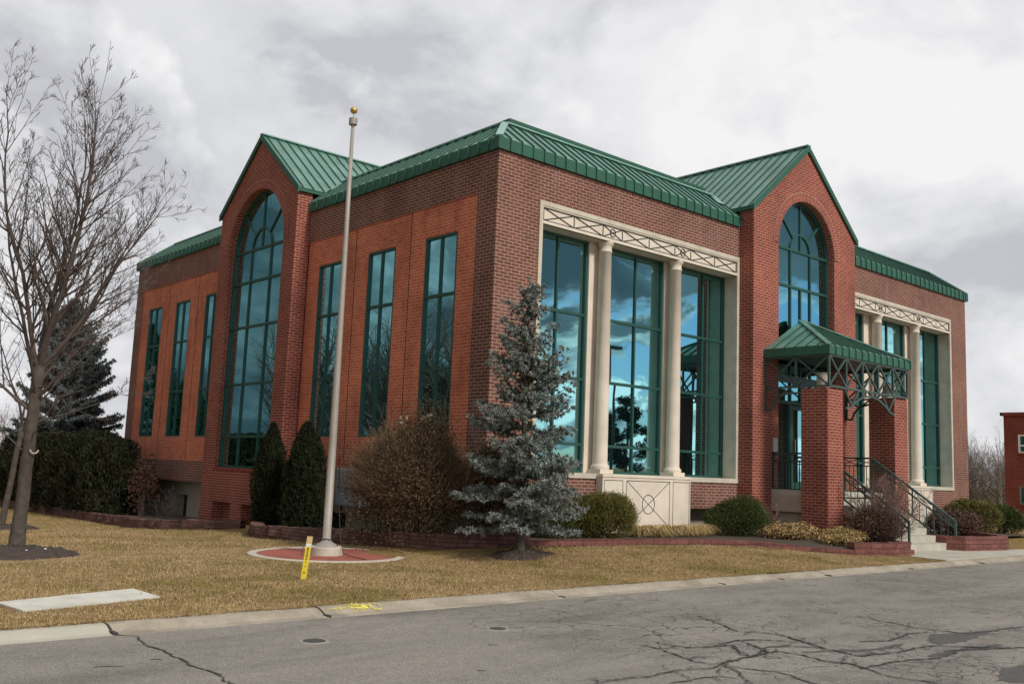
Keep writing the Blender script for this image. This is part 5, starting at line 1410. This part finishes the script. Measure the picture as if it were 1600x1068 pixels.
V_ = np.concatenate(Vs); struct(soup('grass_blades', V_, np.arange(len(V_)).reshape(-1, 3), M['blades']), 'stuff')
# ragged turf edge hanging over the curb
n = 16000; u = rng.uniform(-10.5, 8.1, n); b_ = np.stack([u, -4.925 + rng.normal(0, .012, n) + .012 * np.sin(u * 5) , np.full(n, -1.366)], 1)
t_ = b_ + np.stack([rng.normal(0, .02, n), rng.normal(-.012, .02, n), rng.uniform(.008, .035, n)], 1); V_, F_ = tris(b_, t_, .004, rng); struct(soup('grass_edge', V_, F_, M['blades']), 'stuff')

# fallen leaves / litter by the edging
n = 260; c_ = np.stack([rng.uniform(-8, 8, n), rng.uniform(-4.8, -1.9, n), np.zeros(n)], 1); c_[:, 2] = [G(a, b) + .028 for a, b in c_[:, :2]]; V_, F_ = leafquads(c_, rng.uniform(.008, .022, n), rng); struct(soup('scattered_leaves', V_, F_, M['dead_leaf']), 'stuff')
n = 60; c_ = np.stack([rng.normal(0.3, .5, n), rng.uniform(-1.75, -1.5, n), np.full(n, -1.18)], 1); V_, F_ = leafquads(c_, rng.uniform(.015, .035, n), rng); struct(soup('fallen_leaves', V_, F_, M['dead_leaf']), 'stuff')

# ================================================================ background
bx0, by1, zt_, zb_ = 40.9, 6.75, 4.02, -2.1
nb = thing('brick_house', 'plain red brick building with white window at the right edge', 'building', (45, 2, zb_))
wb_ = MB(); hs = [(5.15, 6.05, 1.98, 2.92), (5.15, 6.05, -.62, .28), (2.6, 3.5, 1.98, 2.92), (2.6, 3.5, -.62, .28)]
def TF(s, d, z): return (bx0 - d, s, z)
sheet(wb_, TF, -9, by1, zb_, zt_, hs)
for h in hs: reveal(wb_, TF, h, 0, -.15)
wb_.poly([(bx0, by1, zb_), (bx0 + 14, by1, zb_), (bx0 + 14, by1, zt_), (bx0, by1, zt_)]); wb_.poly([(bx0, -9, zb_), (bx0 + 14, -9, zb_), (bx0 + 14, -9, zt_), (bx0, -9, zt_)]); wb_.poly([(bx0, -9, zt_), (bx0 + 14, -9, zt_), (bx0 + 14, by1, zt_), (bx0, by1, zt_)])
part(nb, 'wall', wb_, M['brick_far'])
part(nb, 'parapet_cap', MB().box((bx0 - .14, -9.1, zt_ - .12), (bx0 - .002, by1 + .12, zt_ + .05)).box((bx0 - .14, by1 + .002, zt_ - .12), (bx0 + 14, by1 + .12, zt_ + .045)), M['brick_far'])
for k_, h in enumerate(hs):
    up_ = h[2] > 1; f_ = MB(); a, b, c_, e_ = h; w_ = .07 if up_ else .035
    f_.box((a, -.10, c_), (a + w_, .01, e_), TF); f_.box((b - w_, -.10, c_), (b, .01, e_), TF); f_.box((a + w_, -.10, c_), (b - w_, .01, c_ + w_), TF); f_.box((a + w_, -.10, e_ - w_), (b - w_, .01, e_), TF)
    if up_: f_.box((a + w_, -.09, c_ + .34), (b - w_, .005, c_ + .42), TF)
    o = f_.build('window', M['white'] if up_ else M['steelgrey'], nb)
    g_ = MB(); g_.poly([TF(a, -.07, c_), TF(b, -.07, c_), TF(b, -.07, e_), TF(a, -.07, e_)]); g_.build('glass', M['glass_left'], o)
    MB().box((a - .05, -.02, c_ - .10), (b + .05, .05, c_ - .002), TF).build('window_sill', M['brick_flat'], nb)

def woods(name, label_kind, c, half, depth, h, n, seed, ang, m='twig', zb=-3):
    """far-off leafless wood, one mass"""
    rng = np.random.default_rng(seed); ca, sa = math.cos(ang), math.sin(ang); Vl = []; 
    for i in range(n):
        s = rng.uniform(-half, half); d = rng.uniform(0, depth); bx = c[0] + ca * s - sa * d; by = c[1] + sa * s + ca * d; H_ = h * rng.uniform(.7, 1.15)
        k = 46; f = rng.uniform(.12, 1, k) ** .8; rr = H_ * .26 * np.sin(np.pi * np.clip(f * .85 + .12, 0, 1)); a = rng.random(k) * 6.2832
        b_ = np.stack([bx + rng.normal(0, .1, k) + np.cos(a) * rr * .15, by + np.sin(a) * rr * .15, zb + H_ * f * .72], 1); t_ = b_ + np.stack([np.cos(a) * rr, np.sin(a) * rr, H_ * rng.uniform(.1, .28, k)], 1)
        Vl.append(tris(b_, t_, .022, rng)[0])
        k2 = 150; j = rng.integers(0, k, k2); g_ = rng.uniform(.3, 1, (k2, 1)); b2 = b_[j] + (t_[j] - b_[j]) * g_; t2 = b2 + unit((t_[j] - b_[j]) + rng.normal(0, rr.mean() * .7, (k2, 3))) * rng.uniform(.3, .9, (k2, 1)) * H_ * .10
        Vl.append(tris(b2, t2, .013, rng)[0])
        Vl.append(tris(np.array([[bx, by, zb]]), np.array([[bx, by, zb + H_ * .9]]), .09, rng)[0])
    V_ = np.concatenate(Vl); o = soup(name, V_, np.arange(len(V_)).reshape(-1, 3), M[m]); struct(o, 'stuff')
    return o
column_conifer('conifer', 'smaller dark conifer mirrored in the next narrow window', 'tree', -11, 41, -1.8, 2.2, 6.3, 91, m='darkleaf', n=8000, size=.12, power=1.0)
for i, (lb, x, y) in enumerate([('nearest low hedge conifer mirrored in the big arched side window', -14, 36), ('middle low hedge conifer mirrored in the big arched side window', -14.5, 39), ('farthest low hedge conifer mirrored in the arched side window', -14.5, 42)]):
    column_conifer('hedge_tree', lb, 'hedge tree', x, y, -1.8, 1.9, 3.3, 95 + i, m='hedge', n=3000, size=.12, power=.25, group='mirrored hedge conifers')
M['twig_far'] = simple('far_twigs', (.20, .165, .135), .95, .25, .3)
woods('far_woodland', '', (84, 26), 17, 16, 7.6, 420, 5, R(112), 'twig_far', zb=-3.0)
woods('far_woodland', '', (-8, 86), 26, 14, 7.0, 130, 6, R(0), 'twig_far', zb=-2.4)

# things across the street, seen mirrored in the glass
def leafy_tree(x, y, h, r, label, seed, m='darkleaf', group='dark trees mirrored in the front windows'):
    rng = np.random.default_rng(seed); z = -1.4; o = thing('pine_tree', label, 'tree', (x, y, z), group); rs = random.Random(seed)
    MB().tube([(x, y, z - .1), (x + .1, y, z + h * .5), (x, y, z + h * .95)], [.14, .10, .03], 8).build('trunk', M['bark_dark'], o)
    cs = []; 
    for i in range(26):
        f = rng.uniform(.28, 1); a = rng.random() * 6.28; q = r * (1.15 - f) * rng.uniform(.3, 1.2); cs.append((x + q * math.cos(a), y + q * math.sin(a), z + h * f, r * rng.uniform(.22, .42)))
    P_ = np.concatenate([np.array(c_[:3]) + unit(rng.normal(size=(260, 3))) * c_[3] * rng.uniform(.3, 1, (260, 1)) * np.array([1, 1, .6]) for c_ in cs]); V_, F_ = leafquads(P_, .09 * rng.uniform(.6, 1.3, len(P_)), rng); soup('crown', V_, F_, M[m], o)
for i, (x, y, h, r_, lb) in enumerate([(31.5, -25.5, 5.2, 1.7, 'dark tree mirrored left of the second column'), (35, -27, 6.3, 1.9, 'taller dark tree mirrored beside the second column'), (39, -28, 6.0, 1.9, 'dark tree mirrored behind the second column'), (78, -36, 6.5, 2.2, 'dark tree mirrored low in the right hand windows')]):
    leafy_tree(x, y, h, r_, lb, 50 + i)
def lamp(x, y, h, label):
    o = thing('street_lamp', label, 'street lamp', (x, y, -1.4), 'tall lamps mirrored in the front windows')
    part(o, 'pole', MB().tube([(x, y, -1.45), (x, y, -1.4 + h)], [.10, .06], 10), M['darkmetal']); part(o, 'lamp_head', MB().box((x - .75, y - .17, -1.4 + h), (x - .12, y + .17, -1.25 + h)).box((x + .12, y - .17, -1.4 + h), (x + .75, y + .17, -1.25 + h)).box((x - .12, y - .04, -1.37 + h), (x + .12, y + .04, -1.30 + h)), M['darkmetal'])
lamp(24.5, -18.5, 7.9, 'tall twin headed lamp mirrored in the middle window of the front')
lamp(57, -18.5, 6.6, 'tall twin headed lamp mirrored in the far right windows')
L3 = ['bare tree mirrored in the window nearest the corner', 'bare tree mirrored in the second side window', 'bare tree mirrored in the third side window', 'bare tree mirrored in the arched side window', 'bare tree mirrored low in the far side windows', 'thick bare tree mirrored behind the first side window', 'thick bare tree mirrored behind the second side window', 'bare tree mirrored between the first two side windows']
lm3 = [(0.3, R(62), 5.4, .08, 0), (2.0, R(70), 5.8, .08, 0), (3.6, R(60), 5.4, .08, .1), (5.0, R(66), 5.6, .08, .1), (1.2, R(40), 4.0, .05, .4), (4.2, R(42), 4.0, .05, .5), (2.8, R(35), 3.6, .05, .6)]
for i, (x, y) in enumerate([(-15, 20.5), (-15, 26), (-14, 31), (-17, 38), (-19, 60), (-17, 24), (-18, 29), (-13.5, 23)]):
    bare_tree('bare_tree', L3[i], x, y, [(a, e, l * 1.12, r_ * 1.5, d) for a, e, l, r_, d in lm3], 2.8, .2, 60 + i, maxl=2, step=.32, zt=-1.45, group='bare trees mirrored in the side windows')
column_conifer('conifer', 'dark conifer mirrored in the leftmost narrow window', 'tree', -12, 50, -1.8, 2.6, 10.5, 90, m='darkleaf', n=9000, size=.12, power=1.0)
